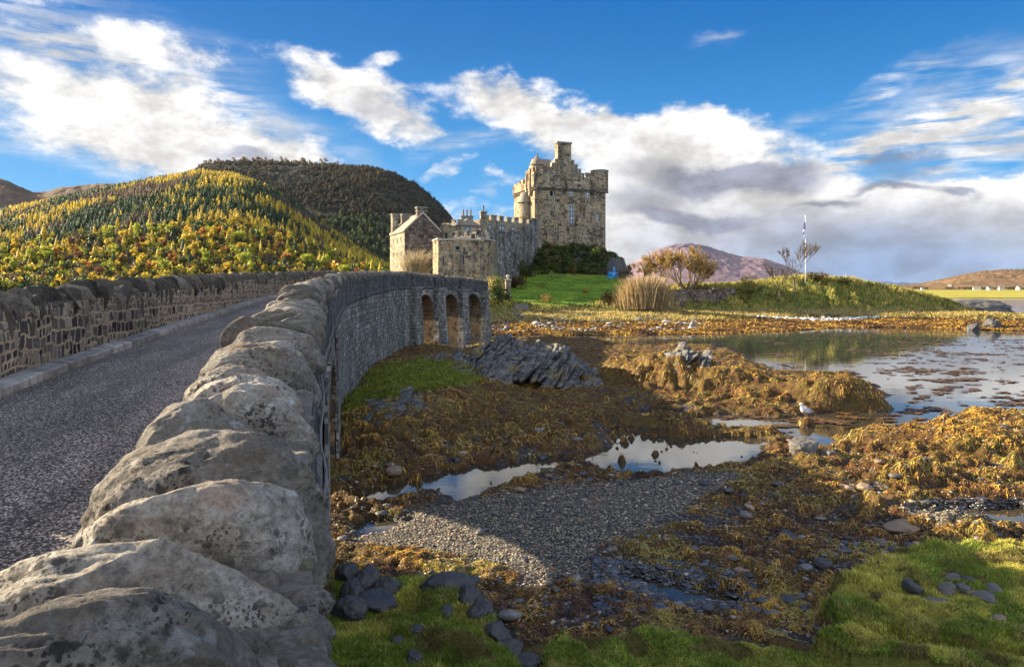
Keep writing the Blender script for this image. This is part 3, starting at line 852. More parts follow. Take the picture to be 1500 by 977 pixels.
def hill(name, crest, y0, y1, mat, z0=1.0, un=260, vn=90, amp=.05, rough=0.006, shape=1.0, back=0.6):
    """terrain whose skyline has the heights measured in the photo (u, v of the crest), rising from y0 to y1"""
    cu = np.linspace(crest[0][0], crest[-1][0], un)
    cv = np.interp(cu, [c[0] for c in crest], [c[1] for c in crest])
    t = np.concatenate([np.linspace(0, 1, vn), np.linspace(1, 1.6, 16)[1:]])
    T, U = np.meshgrid(t, cu, indexing='ij')
    CV = np.broadcast_to(cv, T.shape)
    Y = y0 + (y1 - y0) * T
    X = (U - U0) / F * (y0 * .55 + y1 * .45 + (Y - (y0 * .55 + y1 * .45)) * .9)
    top = np.maximum(ZC + (V0 - CV) / F * y1, z0)
    prof = np.where(T <= 1, np.sin(np.clip(T, 0, 1) * math.pi / 2) ** shape, 1 - (T - 1) * back)
    k = y1 * .004
    nz = fbm(X / (k * 22), Y / (k * 22), 2.0, 5) * amp * top + fbm(X / (k * 4), Y / (k * 4), 4.0, 4, ridge=True) * rough * y1
    Z = z0 + (top - z0) * prof + nz * np.clip(prof, 0, 1) * np.where(T > 1, 1, 1) * sstep(1.02, .75, T)
    fx = (U - U0) / F * Y
    V = np.stack([fx, Y, Z], -1).reshape(-1, 3)
    a, b_ = T.shape
    ix = np.arange(a * b_).reshape(a, b_)
    Fc = np.stack([ix[:-1, :-1], ix[:-1, 1:], ix[1:, 1:], ix[1:, :-1]], -1).reshape(-1, 4)
    o = tag(finish(name, np_mesh(name, V, Fc, True), mat), kind='structure')
    return o, (cu, t, Z)


CREST_A = [(-420, 345), (-200, 330), (0, 322), (60, 310), (130, 297), (200, 283), (290, 268), (345, 272), (385, 286), (420, 303), (470, 338), (520, 370), (570, 396), (640, 416), (700, 424)]
CREST_B = [(100, 400), (200, 300), (270, 268), (300, 250), (350, 247), (400, 248), (440, 250), (500, 253), (545, 256), (580, 266), (610, 281), (635, 300), (652, 316), (668, 338), (690, 366), (720, 398), (760, 424)]
M['floor_a'] = m_hill("forest_floor", [(0.035, 0.03, 0.012), (0.07, 0.055, 0.02), (0.12, 0.075, 0.03)], .02)
M['floor_b'] = m_hill("moor_slope", [(0.014, 0.016, 0.013), (0.03, 0.03, 0.02), (0.055, 0.046, 0.03)], .012)  # dark colours stand in for the shade lying on this hill
M['moor'] = m_hill("brown_moor", [(0.035, 0.028, 0.022), (0.10, 0.065, 0.042), (0.16, 0.10, 0.06)], .006)
M['heather'] = m_hill("heather_mountain", [(0.09, 0.075, 0.11), (0.17, 0.115, 0.13), (0.27, 0.175, 0.15)], .0016, 25)  # heather tones greyed with painted haze-blue
M['hazed_hill'] = m_hill("far_hill_painted_haze", [(0.04, 0.075, 0.15), (0.06, 0.10, 0.18)], .0006, 40)  # distance haze painted into the hill's own blue
M['braes'] = m_hill("brown_braes", [(0.055, 0.05, 0.022), (0.15, 0.095, 0.05), (0.24, 0.14, 0.075)], .006, 12)
M['flats'] = m_hill("grass_flats", [(0.16, 0.13, 0.025), (0.30, 0.27, 0.045), (0.38, 0.30, 0.07)], .02, 1)

_, HA = hill("forest_hill", CREST_A, 520, 1100, M['floor_a'], 1.5, amp=.035, rough=.003)
_, HB = hill("crag_hill", CREST_B, 980, 1650, M['floor_b'], 1.5, amp=.04, rough=.007, shape=1.15)
hill("moor_hill", [(-420, 250), (-200, 252), (-60, 262), (0, 269), (25, 279), (45, 289), (70, 288), (90, 282), (150, 278), (200, 275), (260, 280), (340, 330), (420, 424)], 1700, 2600, M['moor'], 1.5, amp=.03)
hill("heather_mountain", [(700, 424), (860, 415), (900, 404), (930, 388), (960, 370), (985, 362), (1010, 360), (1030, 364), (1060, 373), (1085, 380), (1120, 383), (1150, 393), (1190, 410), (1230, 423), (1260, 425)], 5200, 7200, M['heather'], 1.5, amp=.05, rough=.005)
hill("far_hill", [(1080, 424), (1180, 421), (1260, 418), (1290, 416.5), (1330, 418), (1400, 420), (1500, 422), (1700, 419), (1900, 423)], 12000, 15000, M['hazed_hill'], 1.5, un=120, vn=20, amp=.03)
hill("brown_hill", [(1240, 424.2), (1330, 422), (1352, 420), (1380, 414), (1410, 408), (1440, 403), (1465, 401), (1500, 400.5), (1560, 396), (1700, 388), (1900, 380)], 1500, 2900, M['braes'], 3.0, amp=.06, rough=.006)
hill("grass_flats", [(1180, 426.2), (1250, 425.6), (1290, 425.0), (1400, 424.8), (1600, 424.8), (1900, 424.8)], 395, 1500, M['flats'], 0.15, un=140, vn=60, amp=.0, rough=.0, shape=.35)

# ------------------------------------------------------------------ the bridge
BORG = (*at(s_of_y(20), 1.8), 0.0)
bridge = thing("stone_bridge", "long curved stone bridge with rough upright coping stones leading to the castle island", "bridge", BORG)


def strip(name, profile, mat, s0, s1, parent=bridge, org=BORG, step=1, smooth=False, kind=None):
    """sweep a cross-section profile(i) -> [(off, z), ...] along the bridge line; UV in metres"""
    idx = [i for i in range(len(SS)) if s0 <= SS[i] <= s1][::step]
    V, UV = [], []
    for i in idx:
        pr = profile(i)
        acc, last = 0.0, None
        for off, z in pr:
            V.append((PX[i] + NX[i] * off - org[0], PY[i] + NY[i] * off - org[1], z - org[2]))
            if last is not None: acc += math.hypot(off - last[0], z - last[1])
            last = (off, z)
            vert = len(pr) > 1 and abs(pr[0][0] - pr[-1][0]) < 0.3 * abs(pr[0][1] - pr[-1][1])
            UV.append((SS[i], z if vert else acc))
    n = len(pr)
    Fc = [(a * n + k, (a + 1) * n + k, (a + 1) * n + k + 1, a * n + k + 1) for a in range(len(idx) - 1) for k in range(n - 1)]
    me = np_mesh(name, np.array(V), np.array(Fc), smooth, uv=np.array(UV))
    o = finish(name, me, mat, parent, None if parent is not None else org)
    if kind: o['kind'] = kind
    return o


S_END = s_of_y(76.0)
# arch openings in the spandrel walls: (start, end, springing, crown)
PIER_S = [s_of_y(y) for y in (59.2, 64.0, 69.0, 74.6)]
PIER_W = [1.5, 1.5, 1.4, 1.3]
ARCH = [(s_of_y(12.2), s_of_y(18.6), 1.1, 3.4)]
for i in range(3):
    a, b = PIER_S[i] + PIER_W[i] / 2, PIER_S[i + 1] - PIER_W[i + 1] / 2
    ARCH.append((a, b, 2.5, 4.55))


def soffit(s):
    for a, b, zs, zc in ARCH:
        if a < s < b:
            t = (2 * s - a - b) / (b - a)
            return zs + (zc - zs) * math.sqrt(max(0.0, 1 - t * t))
    return None


def spandrel(name, off, mat, flip=False):
    V, Fc, UV = [], [], []
    cuts = sorted(set(list(np.arange(0, S_END, 0.4)) + [q for a, b, _, _ in ARCH for q in (a, b)] + [a + (b - a) * k / 18 for a, b, _, _ in ARCH for k in range(19)]))
    zr = lambda s: float(np.interp(s, SS, ZR)) - 0.10
    for s0, s1 in zip(cuts[:-1], cuts[1:]):
        mid = soffit((s0 + s1) / 2)
        lo = [-1.2, -1.2] if mid is None else [soffit(s0 + 1e-4) or 0, soffit(s1 - 1e-4) or 0]
        hi = [zr(s0), zr(s1)]
        nz_ = 6
        b0 = len(V)
        for s, l, h in ((s0, lo[0], hi[0]), (s1, lo[1], hi[1])):
            x, y = at(s, off)
            for k in range(nz_ + 1):
                z = l + (h - l) * k / nz_
                V.append((x - BORG[0], y - BORG[1], z)); UV.append((s, z))
        for k in range(nz_):
            q = (b0 + k, b0 + nz_ + 1 + k, b0 + nz_ + 2 + k, b0 + k + 1)
            Fc.append(q[::-1] if flip else q)
    return finish(name, np_mesh(name, np.array(V), np.array(Fc), uv=np.array(UV)), mat, bridge)


FULL = PAR_T * 2 + ROAD_W
spandrel("spandrel_wall", 0.03, M['spandrel'])
spandrel("spandrel_wall", FULL - 0.03, M['spandrel'], True)
M['vault'] = m_masonry("vault_rubble", 2.4, 1.5, [(0.07, 0.055, 0.04), (0.20, 0.13, 0.07), (0.32, 0.20, 0.09)], (0.18, 0.13, 0.08), 0.10, (0.05, 0.045, 0.03), 0.4, 0.05)
for a, b, zs, zc in ARCH:                                         # barrel of each arch with its two jambs
    V, Fc, UV = [], [], []
    prof = [(a, -1.2), (a, 0.2), (a, zs)] + [(a + (b - a) * (0.5 - 0.5 * math.cos(math.pi * k / 20)), None) for k in range(1, 20)] + [(b, zs), (b, 0.2), (b, -1.2)]
    acc, last = 0, None
    for s, z in prof:
        if z is None: z = soffit(s)
        if last: acc += math.hypot(s - last[0], z - last[1])
        last = (s, z)
        for off in (0.03, FULL * .33, FULL * .66, FULL - 0.03):
            x, y = at(s, off)
            V.append((x - BORG[0], y - BORG[1], z)); UV.append((acc, off))
    for i in range(len(prof) - 1):
        for k in range(3):
            Fc.append((i * 4 + k, i * 4 + k + 1, i * 4 + k + 5, i * 4 + k + 4))
    finish("arch_vault", np_mesh("arch_vault", np.array(V), np.array(Fc), uv=np.array(UV)), M['vault'], bridge)
    mbv = MB()                                                    # ring of arch stones standing a little proud
    ks = 17
    for k in range(ks):
        for t0, t1 in ((k / ks, (k + .86) / ks),):
            ring = []
            for t in (t0, t1):
                an = math.pi * (1 - t)
                cs_, sn_ = math.cos(an), math.sin(an)
                r, hgt = (b - a) / 2, zc - zs
                for e in (0.0, 0.38):
                    ring.append(((a + b) / 2 + (r + e) * cs_, zs + (hgt + e) * sn_))
            vv = []
            for o_ in (-0.03, 0.10):
                for s, z in ring:
                    x, y = at(s, o_)
                    vv.append((x, y, z))
            mbv.add(vv, [(0, 1, 3, 2), (4, 6, 7, 5), (0, 4, 5, 1), (2, 3, 7, 6), (1, 5, 7, 3), (0, 2, 6, 4)])
    obj("arch_ring", mbv, M['spandrel'], bridge, BORG)

# string course at road level, deck under the road, parapets
strip("string_course", lambda i: [(0.03, ZR[i] - .28), (-.03, ZR[i] - .22), (-.03, ZR[i] - .10), (0.005, ZR[i] - .05)], M['parapet_out'], 0, S_END)
ZP = ZT - COP_H
wig = 0.02
strip("bridge_deck", lambda i: [(0.06, ZR[i] - .02), (FULL - .06, ZR[i] - .02)], M['lintel'], 0, S_END + 4)


def parapet(o0, o1, mat_face, name="parapet_wall"):
    return strip(name, lambda i: [(o0, ZR[i] - .12), (o0, ZP[i]), (o1, ZP[i]), (o1, ZR[i] - .12)], mat_face, 0, S_END)


par_r = strip("parapet_wall", lambda i: [(0.0, ZR[i] - .10), (0.0, ZP[i] + .05)], M['parapet_out'], 0, S_END)
par_l = strip("parapet_wall", lambda i: [(FULL, ZR[i] - .10), (FULL, ZP[i] + .05)], M['parapet_out'], 0, S_END)
strip("parapet_road_face", lambda i: [(PAR_T, ZP[i] + .05), (PAR_T, ZR[i] - .10)], M['rubble'], 0, S_END)
strip("parapet_road_face", lambda i: [(PAR_T + ROAD_W, ZR[i] - .10), (PAR_T + ROAD_W, ZP[i] + .05)], M['rubble'], 0, S_END)
M['bed'] = m_plain("lime_mortar_bed", (0.15, 0.128, 0.11), 0.95, 0.5, 22.0, 1.0, 0.1)
strip("mortar_bed", lambda i: [(0.0, ZP[i] + .05), (PAR_T * .5, ZP[i] + .09), (PAR_T, ZP[i] + .05)], M['bed'], 0, S_END)
strip("mortar_bed", lambda i: [(PAR_T + ROAD_W, ZP[i] + .05), (PAR_T * 1.5 + ROAD_W, ZP[i] + .09), (FULL, ZP[i] + .05)], M['bed'], 0, S_END)

# piers with moulded caps
GROUND_AT = lambda x, y: float(terrain(np.array([x]), np.array([y]))[0][0])
piers = [(s, w_, .42) for s, w_ in zip(PIER_S, PIER_W)] + [(s_of_y(11.6), 1.0, .05), (s_of_y(19.3), 1.2, .05)]
for s, wd, proj in piers:
    zr = float(np.interp(s, SS, ZR))
    zt = float(np.interp(s, SS, ZP))
    cx, cy = at(s, 0)
    tx, ty = np.interp(s, SS, TX), np.interp(s, SS, TY)
    nx, ny = -ty, tx

    def block(mb, half, o0, o1, z0, z1, flare=0.0):
        v = []
        for z, e in ((z0, flare), (z1, 0.0)):
            for a_, o_ in ((-1, o0), (1, o0), (1, o1), (-1, o1)):
                oo = o_ - e if o_ == o0 else o_
                v.append((cx + tx * a_ * (half + e) + nx * oo, cy + ty * a_ * (half + e) + ny * oo, z))
        mb.add(v, [(3, 2, 1, 0), (4, 5, 6, 7), (0, 1, 5, 4), (1, 2, 6, 5), (2, 3, 7, 6), (3, 0, 4, 7)])
    mbp = MB()
    block(mbp, wd / 2, -proj, .0, -1.0, zr - .42, .28 if proj > .1 else .04)
    pier = obj("pier", mbp, M['spandrel'], bridge, BORG)
    if proj > .1:
        mbc = MB()
        block(mbc, wd / 2 + .06, -proj - .06, -.01, zr - .42, zr - .27)
        block(mbc, wd / 2 + .14, -proj - .14, -.012, zr - .27, zr - .10)
        obj("pier_cap", mbc, M['lintel'], pier, BORG)
        mbc = MB()
        block(mbc, wd / 2 - .05, -proj + .12, -.008, zr - .10, zt + .05)
        obj("pilaster", mbc, M['parapet_out'], pier, BORG)

# road and kerb (the setting)
strip("road", lambda i: [(PAR_T + .002, ZR[i] + .02), (PAR_T + .5, ZR[i] + .045), (PAR_T + ROAD_W * .5, ZR[i] + .065), (PAR_T + ROAD_W - .25, ZR[i] + .03)],
      M['road'], 0, S_END + 4, None, (0, 0, 0), smooth=True, kind='structure')
mbk = MB()
s = 0.3
kr = random.Random(3)
while s < S_END:
    L = kr.uniform(.82, .98)
    q = []
    for ss_ in (s + .01, s + L - .01):
        z = float(np.interp(ss_, SS, ZR))
        jz = kr.uniform(-.008, .008)
        for off, dz in ((PAR_T + ROAD_W - .27, -.02), (PAR_T + ROAD_W - .265, .115 + jz), (PAR_T + ROAD_W - .245, .13 + jz), (PAR_T + ROAD_W - .005, .145 + jz), (PAR_T + ROAD_W - .005, -.02)):
            x, y = at(ss_, off)
            q.append((x, y, z + dz))
    g_ = kr.uniform(.75, 1.25)
    mbk.add(q, [(k, k + 5, k + 6, k + 1) for k in range(4)] + [(4, 3, 2, 1, 0), (5, 6, 7, 8, 9)], (.26 * g_, .245 * g_, .22 * g_))
    s += L
M['kerbc'] = m_attr("concrete_kerb_block", 0.9, 0.0, 0.35, 6.0, 0.2, 0.5)
tag(obj("kerb", mbk, M['kerbc']), kind='structure')


# ---- rocks
def cube_sphere(n):
    t = np.tan(np.linspace(-math.pi / 4, math.pi / 4, n + 1))
    A, B = np.meshgrid(t, t, indexing='ij')
    one = np.ones_like(A)
    V, Fc = [], []
    ix = np.arange((n + 1) ** 2).reshape(n + 1, n + 1)
    q = np.stack([ix[:-1, :-1], ix[1:, :-1], ix[1:, 1:], ix[:-1, 1:]], -1).reshape(-1, 4)
    for k, (a, b, c) in enumerate(((A, B, one), (B, A, -one), (one, A, B), (-one, B, A), (B, one, A), (A, -one, B))):
        V.append(np.stack([a, b, c], -1).reshape(-1, 3))
        Fc.append(q + k * (n + 1) ** 2)
    V = np.concatenate(V); Fc = np.concatenate(Fc)
    V /= np.linalg.norm(V, axis=1)[:, None]
    key = np.round(V, 5)
    _, first, inv = np.unique(key, axis=0, return_index=True, return_inverse=True)
    return V[first], inv.ravel()[Fc]


_CS = {n: cube_sphere(n) for n in (4, 8, 16, 26, 64)}


def rock_verts(n, size, seed, power=2.6, planes=7, rough=.05, fine=.02, hump=0.0, strata=0.0):
    """unit rounded block, chipped by planes and roughened, scaled to size (full extents)"""
    D, Fc = _CS[n]
    r = np.random.default_rng(seed)
    m = (np.abs(D) ** power).sum(1) ** (1 / power)
    V = D / m[:, None]
    for _ in range(planes):
        pn = r.normal(size=3); pn /= np.linalg.norm(pn)
        c = r.uniform(.62, .95)
        dd = V @ pn - c
        V = V - np.maximum(dd, 0)[:, None] * pn * .85
    o = r.uniform(-50, 50, 3)
    a = fbm(V[:, 0] * 1.1 + o[0], V[:, 1] * 1.1 + o[1], V[:, 2] * 1.1 + o[2], 3)
    V = V * (1 + rough * 2.6 * a)[:, None]
    b = fbm(V[:, 0] * 3.4 + o[1], V[:, 1] * 3.4 + o[2], V[:, 2] * 3.4 + o[0], 5, .55)
    V = V + D * (fine * 2.2 * b)[:, None]
    if strata:
        V = V + D * (strata * fbm(V[:, 0] * 1.2 + o[0], V[:, 1] * 1.6 + o[1], V[:, 2] * 7 + o[2], 4, ridge=True))[:, None]
    if hump:
        V[:, 2] = V[:, 2] + hump * (0.45 - V[:, 0] ** 2)
    return V * (np.array(size) / 2), Fc


def frame_at(s, off, z):
    x, y = at(s, off)
    tx, ty = float(np.interp(s, SS, TX)), float(np.interp(s, SS, TY))
    return Vector((x, y, z)), math.atan2(-tx, ty)


# near coping stones of the water-side parapet, one by one: (X, Y of the crown, width across, thickness, height, lean, yaw, roll, crown above the line)
NEAR_ST = [(-0.27, 0.1, 0.6, 0.24, 0.46, 0.3, 0, 0, -0.05),
           (-0.5, 0.38, 0.6, 0.24, 0.46, 0.3, 0, 0.05, -0.03),
           (-0.58, 0.64, 0.56, 0.23, 0.44, 0.3, 0, 0.03, -0.05),
           (-0.66, 0.89, 0.64, 0.25, 0.46, 0.3, 0.04, 0.04, -0.01),
           (-0.66, 1.14, 0.62, 0.25, 0.52, 0.34, -0.16, -0.02, -0.03),
           (-0.7, 1.42, 0.48, 0.25, 0.46, 0.28, 0, 0.02, -0.01),
           (-0.80, 1.8, 0.58, 0.33, 0.54, 0.22, -0.16, -0.06, 0.02),
           (-1, 2.1, 0.3, 0.22, 0.36, 0.25, 0.2, 0.12, -0.06),
           (-1.07, 2.35, 0.42, 0.24, 0.46, 0.3, 0, 0.02, 0),
           (-1.02, 2.63, 0.5, 0.26, 0.5, 0.32, -0.14, 0.08, 0.01),
           (-1.18, 2.96, 0.48, 0.22, 0.42, 0.26, 0.02, -0.03, -0.02),
           (-1.34, 3.25, 0.4, 0.24, 0.44, 0.3, 0.1, 0.06, -0.02),
           (-1.36, 3.57, 0.58, 0.27, 0.52, 0.3, -0.1, 0.05, 0.04),
           (-1.4, 3.9, 0.54, 0.25, 0.46, 0.28, -0.1, -0.05, 0)]
for k, (x, y, wd, th, ht, lean, yaw, roll, up) in enumerate(NEAR_ST):
    s = s_of_y(y)
    V, Fc = rock_verts(64, (wd * 1.04, th * 1.06, ht), 140 + k, 2.7, 6, .05, .034, .16, .014)
    me = np_mesh("coping_stone", V, Fc, True)
    o = finish("coping_stone", me, M['rock'], par_r)
    _, az_ = frame_at(s, 0, 0)
    zt = float(np.interp(y, ZC_Y, ZC_D)) + ZC
    o.rotation_euler = Euler((lean, roll, az_ + yaw), 'YXZ')
    W = V @ np.array(o.rotation_euler.to_matrix()).T
    top_ = W[np.argsort(W[:, 2])[-40:]].mean(0)                 # the crown of the stone as it stands
    o.location = Vector((x, y - top_[1], zt + up - top_[2])) - Vector(BORG)

STONE_MESH = []
for k in range(9):
    V, Fc = rock_verts(26, (1, 1, 1), 300 + k, 3.0, 12, .075, .035, .14)
    STONE_MESH.append((np_mesh("coping_stone", V, Fc, True), *rock_verts(8, (1, 1, 1), 300 + k, 3.0, 12, .075, .035, .14)))
for me, _, _ in STONE_MESH: me.materials.append(M['rock_run'])
STONE_DARK = []
for me, _, _ in STONE_MESH:
    me = me.copy(); me.materials[0] = M['rock_shaded']; STONE_DARK.append(me)


def coping_run(s0, s1, off_c, parent, n_single, seed, dark):
    r = random.Random(seed)
    s, n = s0, 0
    VV, FF, base = [], [], 0
    while s < s1:
        th = r.choice([r.uniform(.13, .22), r.uniform(.2, .36)])
        wd, ht = r.uniform(.46, .66), r.uniform(.34, .54) + (.08 if dark else 0)
        k = r.randrange(len(STONE_MESH))
        zt = float(np.interp(s, SS, ZT)) + r.uniform(-.10, .08)
        p, az_ = frame_at(s, off_c + r.uniform(-.04, .04), zt)
        e = Euler((r.uniform(-.1, .5), r.uniform(-.18, .18), az_ + r.uniform(-.22, .22)), 'YXZ')
        sc = (wd * (1 if r.random() < .5 else -1), th * .86, ht)
        Rm = np.array(e.to_matrix())
        p.z -= float(((STONE_MESH[k][1] * np.array([abs(sc[0]), sc[1], sc[2]])) @ Rm.T)[:, 2].max())
        if n < n_single:
            o = bpy.data.objects.new("coping_stone", STONE_DARK[k] if dark else STONE_MESH[k][0])
            COL.objects.link(o)
            o.parent = parent
            o.location = p - Vector(BORG)
            o.rotation_euler = e
            o.scale = (abs(sc[0]), sc[1], sc[2])
        else:
            Rm = np.array(e.to_matrix())
            V = (STONE_MESH[k][1] * np.array([abs(sc[0]), sc[1], sc[2]])) @ Rm.T + np.array(p - Vector(BORG))
            VV.append(V); FF.append(STONE_MESH[k][2] + base); base += len(V)
        n += 1
        s += th * r.uniform(.92, 1.06)
    o = finish("coping_stones", np_mesh("coping_stones", np.concatenate(VV), np.concatenate(FF), True), M['rock_shaded'] if dark else M['rock_run'], parent)
    o['kind'] = 'stuff'


coping_run(s_of_y(4.2), S_END, .24, par_r, 80, 21, False)
coping_run(s_of_y(4.6), S_END, PAR_T * 1.5 + ROAD_W, par_l, 96, 22, True)

# small packing stones bedded along the edges of both parapets between the coping stones; their dark tone imitates shadow in the gaps
for par, o0, mat_, s1_, sd_ in ((par_r, 0.0, M['rock_shaded'], s_of_y(13), 5), (par_r, PAR_T, M['rock_shaded'], s_of_y(8), 6), (par_l, PAR_T + ROAD_W, M['rock_shaded'], s_of_y(24), 7)):
    r = random.Random(sd_)
    s, VV, FF, base = s_of_y(1.05), [], [], 0
    while s < s1_:
        for row in range(4):
            w_ = r.uniform(.05, .11)
            V, Fc = STONE_MESH[r.randrange(9)][1:]
            e = np.array(Euler((r.uniform(-.5, .5), r.uniform(-.5, .5), r.uniform(0, 6)), 'XYZ').to_matrix())
            p, _ = frame_at(s + r.uniform(-.05, .05), o0 + (.045 + .05 * row + r.uniform(-.015, .015)) * (1 if o0 != PAR_T else -1), float(np.interp(s, SS, ZP)) + .03 + .018 * row)
            VV.append((V * np.array([w_ * 1.3, w_, w_ * .75])) @ e.T + np.array(p - Vector(BORG))); FF.append(Fc + base); base += len(V)
        s += r.uniform(.045, .08)
    o = finish("packing_stones", np_mesh("packing_stones", np.concatenate(VV), np.concatenate(FF), True), mat_, par)
    o['kind'] = 'stuff'

# ------------------------------------------------------------------ castle


def wall_box(mb, a, b, th, z0, z1):
    """straight wall from a to b (outer face on the line), thickness th inwards (to the left of a->b)"""
    dx, dy = b[0] - a[0], b[1] - a[1]
    L = math.hypot(dx, dy)
    nx, ny = -dy / L * th, dx / L * th
    mb.prism([a, b, (b[0] + nx, b[1] + ny), (a[0] + nx, a[1] + ny)], z0, z1)


def lerp2(a, b, t):
    return (a[0] + (b[0] - a[0]) * t, a[1] + (b[1] - a[1]) * t)


def merlons(parent, org, mat, a, b, th, z0, gaps, h, n, rnd, out_=0.0):
    """uneven merlons along a->b; n of them, gaps is the open share"""
    dx, dy = b[0] - a[0], b[1] - a[1]
    L = math.hypot(dx, dy)
    ux, uy = dx / L, dy / L
    for i in range(n):
        t0 = (i + gaps * .5 + rnd.uniform(-.08, .08)) / n
        t1 = (i + 1 - gaps * .5 + rnd.uniform(-.08, .08)) / n
        p, q = lerp2(a, b, max(t0, 0)), lerp2(a, b, min(t1, 1))
        p, q = (p[0] + uy * out_, p[1] - ux * out_), (q[0] + uy * out_, q[1] - ux * out_)
        hh = h * rnd.uniform(.88, 1.12)
        mb = MB()
        wall_box(mb, p, q, th, z0, z0 + hh)
        wall_box(mb, (p[0] + uy * .06 - ux * .05, p[1] - ux * .06 - uy * .05), (q[0] + uy * .06 + ux * .05, q[1] - ux * .06 + uy * .05), th + .12, z0 + hh + .003, z0 + hh + .16)
        obj("merlon", mb, mat, parent, org)


def window(parent, org, a, b, t, zc, wd, ht, bars=False, trim=True):
    """window on the wall face a->b (seen from its right-hand side) at fraction t, centre height zc"""
    dx, dy = b[0] - a[0], b[1] - a[1]
    L = math.hypot(dx, dy)
    ux, uy = dx / L, dy / L
    ox, oy = uy, -ux
    c = lerp2(a, b, t)

    def bx(mb, du, dz, w_, h_, o0, o1):
        v = []
        for o_ in (o0, o1):
            for su, sz in ((-1, -1), (1, -1), (1, 1), (-1, 1)):
                v.append((c[0] + ux * (du + su * w_ / 2) + ox * o_, c[1] + uy * (du + su * w_ / 2) + oy * o_, zc + dz + sz * h_ / 2))
        mb.add(v, [(3, 2, 1, 0), (4, 5, 6, 7), (0, 1, 5, 4), (1, 2, 6, 5), (2, 3, 7, 6), (3, 0, 4, 7)])
    m = MB()
    f = .16
    bx(m, -wd / 2 - f / 2, 0, f, ht, -.1, .06)
    bx(m, wd / 2 + f / 2, 0, f, ht, -.1, .06)
    bx(m, 0, ht / 2 + f / 2 + .003, wd + 2 * f, f, -.1, .07)
    bx(m, 0, -ht / 2 - f / 2 - .003, wd + 2 * f + .1, f, -.1, .12)
    fr = obj("window", m, M['trim'] if trim else M['lintel'], parent, org)
    m = MB()
    bx(m, 0, 0, wd, ht, -.09, .012)
    obj("pane", m, M['glass'] if bars else M['void'], fr, org, uv=False)
    if bars:
        m = MB()
        bx(m, 0, 0, .07, ht, .013, .045)
        bx(m, 0, 0, wd, .07, .014, .05)
        obj("glazing_bar", m, M['paint'], fr, org, uv=False)


# ---------------- the keep
kr = random.Random(8)
KA = P3(783, 0, 150)[:2]                       # front left corner
KB = P3(887, 0, 156)[:2]                       # front right corner
kd = ((KB[0] - KA[0]), (KB[1] - KA[1]))
kl = math.hypot(*kd)
kux, kuy = kd[0] / kl, kd[1] / kl
kin = (-kuy, kux)                              # into the keep


def kp(u, d):
    """keep plan: u along the front (m), d into the building"""
    return (KA[0] + kux * u + kin[0] * d, KA[1] + kuy * u + kin[1] * d)


DEP = 13.0
KORG = (*kp(kl / 2, DEP / 2), 8.0)
keep = thing("castle_keep", "tall square stone castle keep with crow-stepped gable and chimney above the ivy bank", "castle tower", KORG)
zf = lambda v, Y=153: ZC + (V0 - v) / F * Y
Z_WALK = zf(277)
Z_PAR = zf(259)
m = MB()
m.prism([kp(0, 0), kp(kl, 0), kp(kl, DEP), kp(0, DEP)], 6.0, Z_WALK)
obj("wall", m, M['castle'], keep, KORG)
# corbel table and parapet
m = MB()
for i in range(26):
    c = kp((i + .5) * kl / 26, -.16)
    m.box((c[0], c[1], Z_WALK - .28), (.34, .34, .5), math.atan2(kuy, kux))
for i in range(18):
    c = kp(-.16, (i + .5) * DEP / 18)
    m.box((c[0], c[1], Z_WALK - .5), (.34, .34, .5), math.atan2(kuy, kux))
obj("corbel", m, M['castle_dark'], keep, KORG)
m = MB()
pt = .5
sections = [(-.32, 3.55, Z_PAR + .6), (3.55, 4.7, Z_PAR - 1.4), (4.7, 6.0, Z_PAR + .1), (6.0, 7.4, Z_PAR - 1.1), (7.4, 9.4, Z_PAR + .1), (9.4, 12.6, Z_PAR - .1), (12.6, kl - 1.6, Z_PAR + .4)]
for a_, b_, zt_ in sections:
    m.prism([kp(a_, -.32), kp(b_ - .004, -.32), kp(b_ - .004, .25), kp(a_, .25)], Z_WALK, zt_)
for d0, d1, dz in ((.25, 2.6, .7), (2.6, 3.3, -1.1), (3.3, 5.0, .1), (5.0, 6.0, -1.3), (6.0, DEP, -.9)):
    m.prism([kp(-.33, d0), kp(.25, d0), kp(.25, d1 - .004), kp(-.33, d1 - .004)], Z_WALK, Z_PAR + dz)
m.prism([kp(kl - .25, .25), kp(kl + .32, .25), kp(kl + .32, DEP), kp(kl - .25, DEP)], Z_WALK, Z_PAR - .5)
m.prism([kp(.25, DEP - .5), kp(kl - .25, DEP - .5), kp(kl - .25, DEP + .3), kp(.25, DEP + .3)], Z_WALK, Z_PAR - 1.0)
obj("parapet", m, M['castle'], keep, KORG)
m = MB()
x = .2
while x < kl - 1.8:                               # merlons of the front and left parapets
    w_ = kr.uniform(.7, 1.3)
    if not (3.3 < x + w_ / 2 < 4.9 or 5.9 < x + w_ / 2 < 7.5):
        zt_ = next((z for a_, b_, z in sections if a_ <= x + w_ / 2 < b_), Z_PAR)
        m = MB()
        m.prism([kp(x, -.31), kp(x + w_, -.31), kp(x + w_, .18), kp(x, .18)], zt_ + .002, zt_ + kr.uniform(.5, 1.0))
        obj("merlon", m, M['castle'], keep, KORG)
    x += w_ + kr.uniform(.6, 1.0)
for d0, d1, dz, hh in ((.3, 1.2, .7, .9), (3.4, 4.7, .1, 1.3), (6.2, 7.6, -.9, .7), (8.4, 9.8, -.9, .5), (10.6, 12.0, -.9, .4)):
    m = MB()
    m.prism([kp(-.325, d0), kp(.2, d0), kp(.2, d1), kp(-.325, d1)], Z_PAR + dz + .002, Z_PAR + dz + hh)
    obj("merlon", m, M['castle'], keep, KORG)
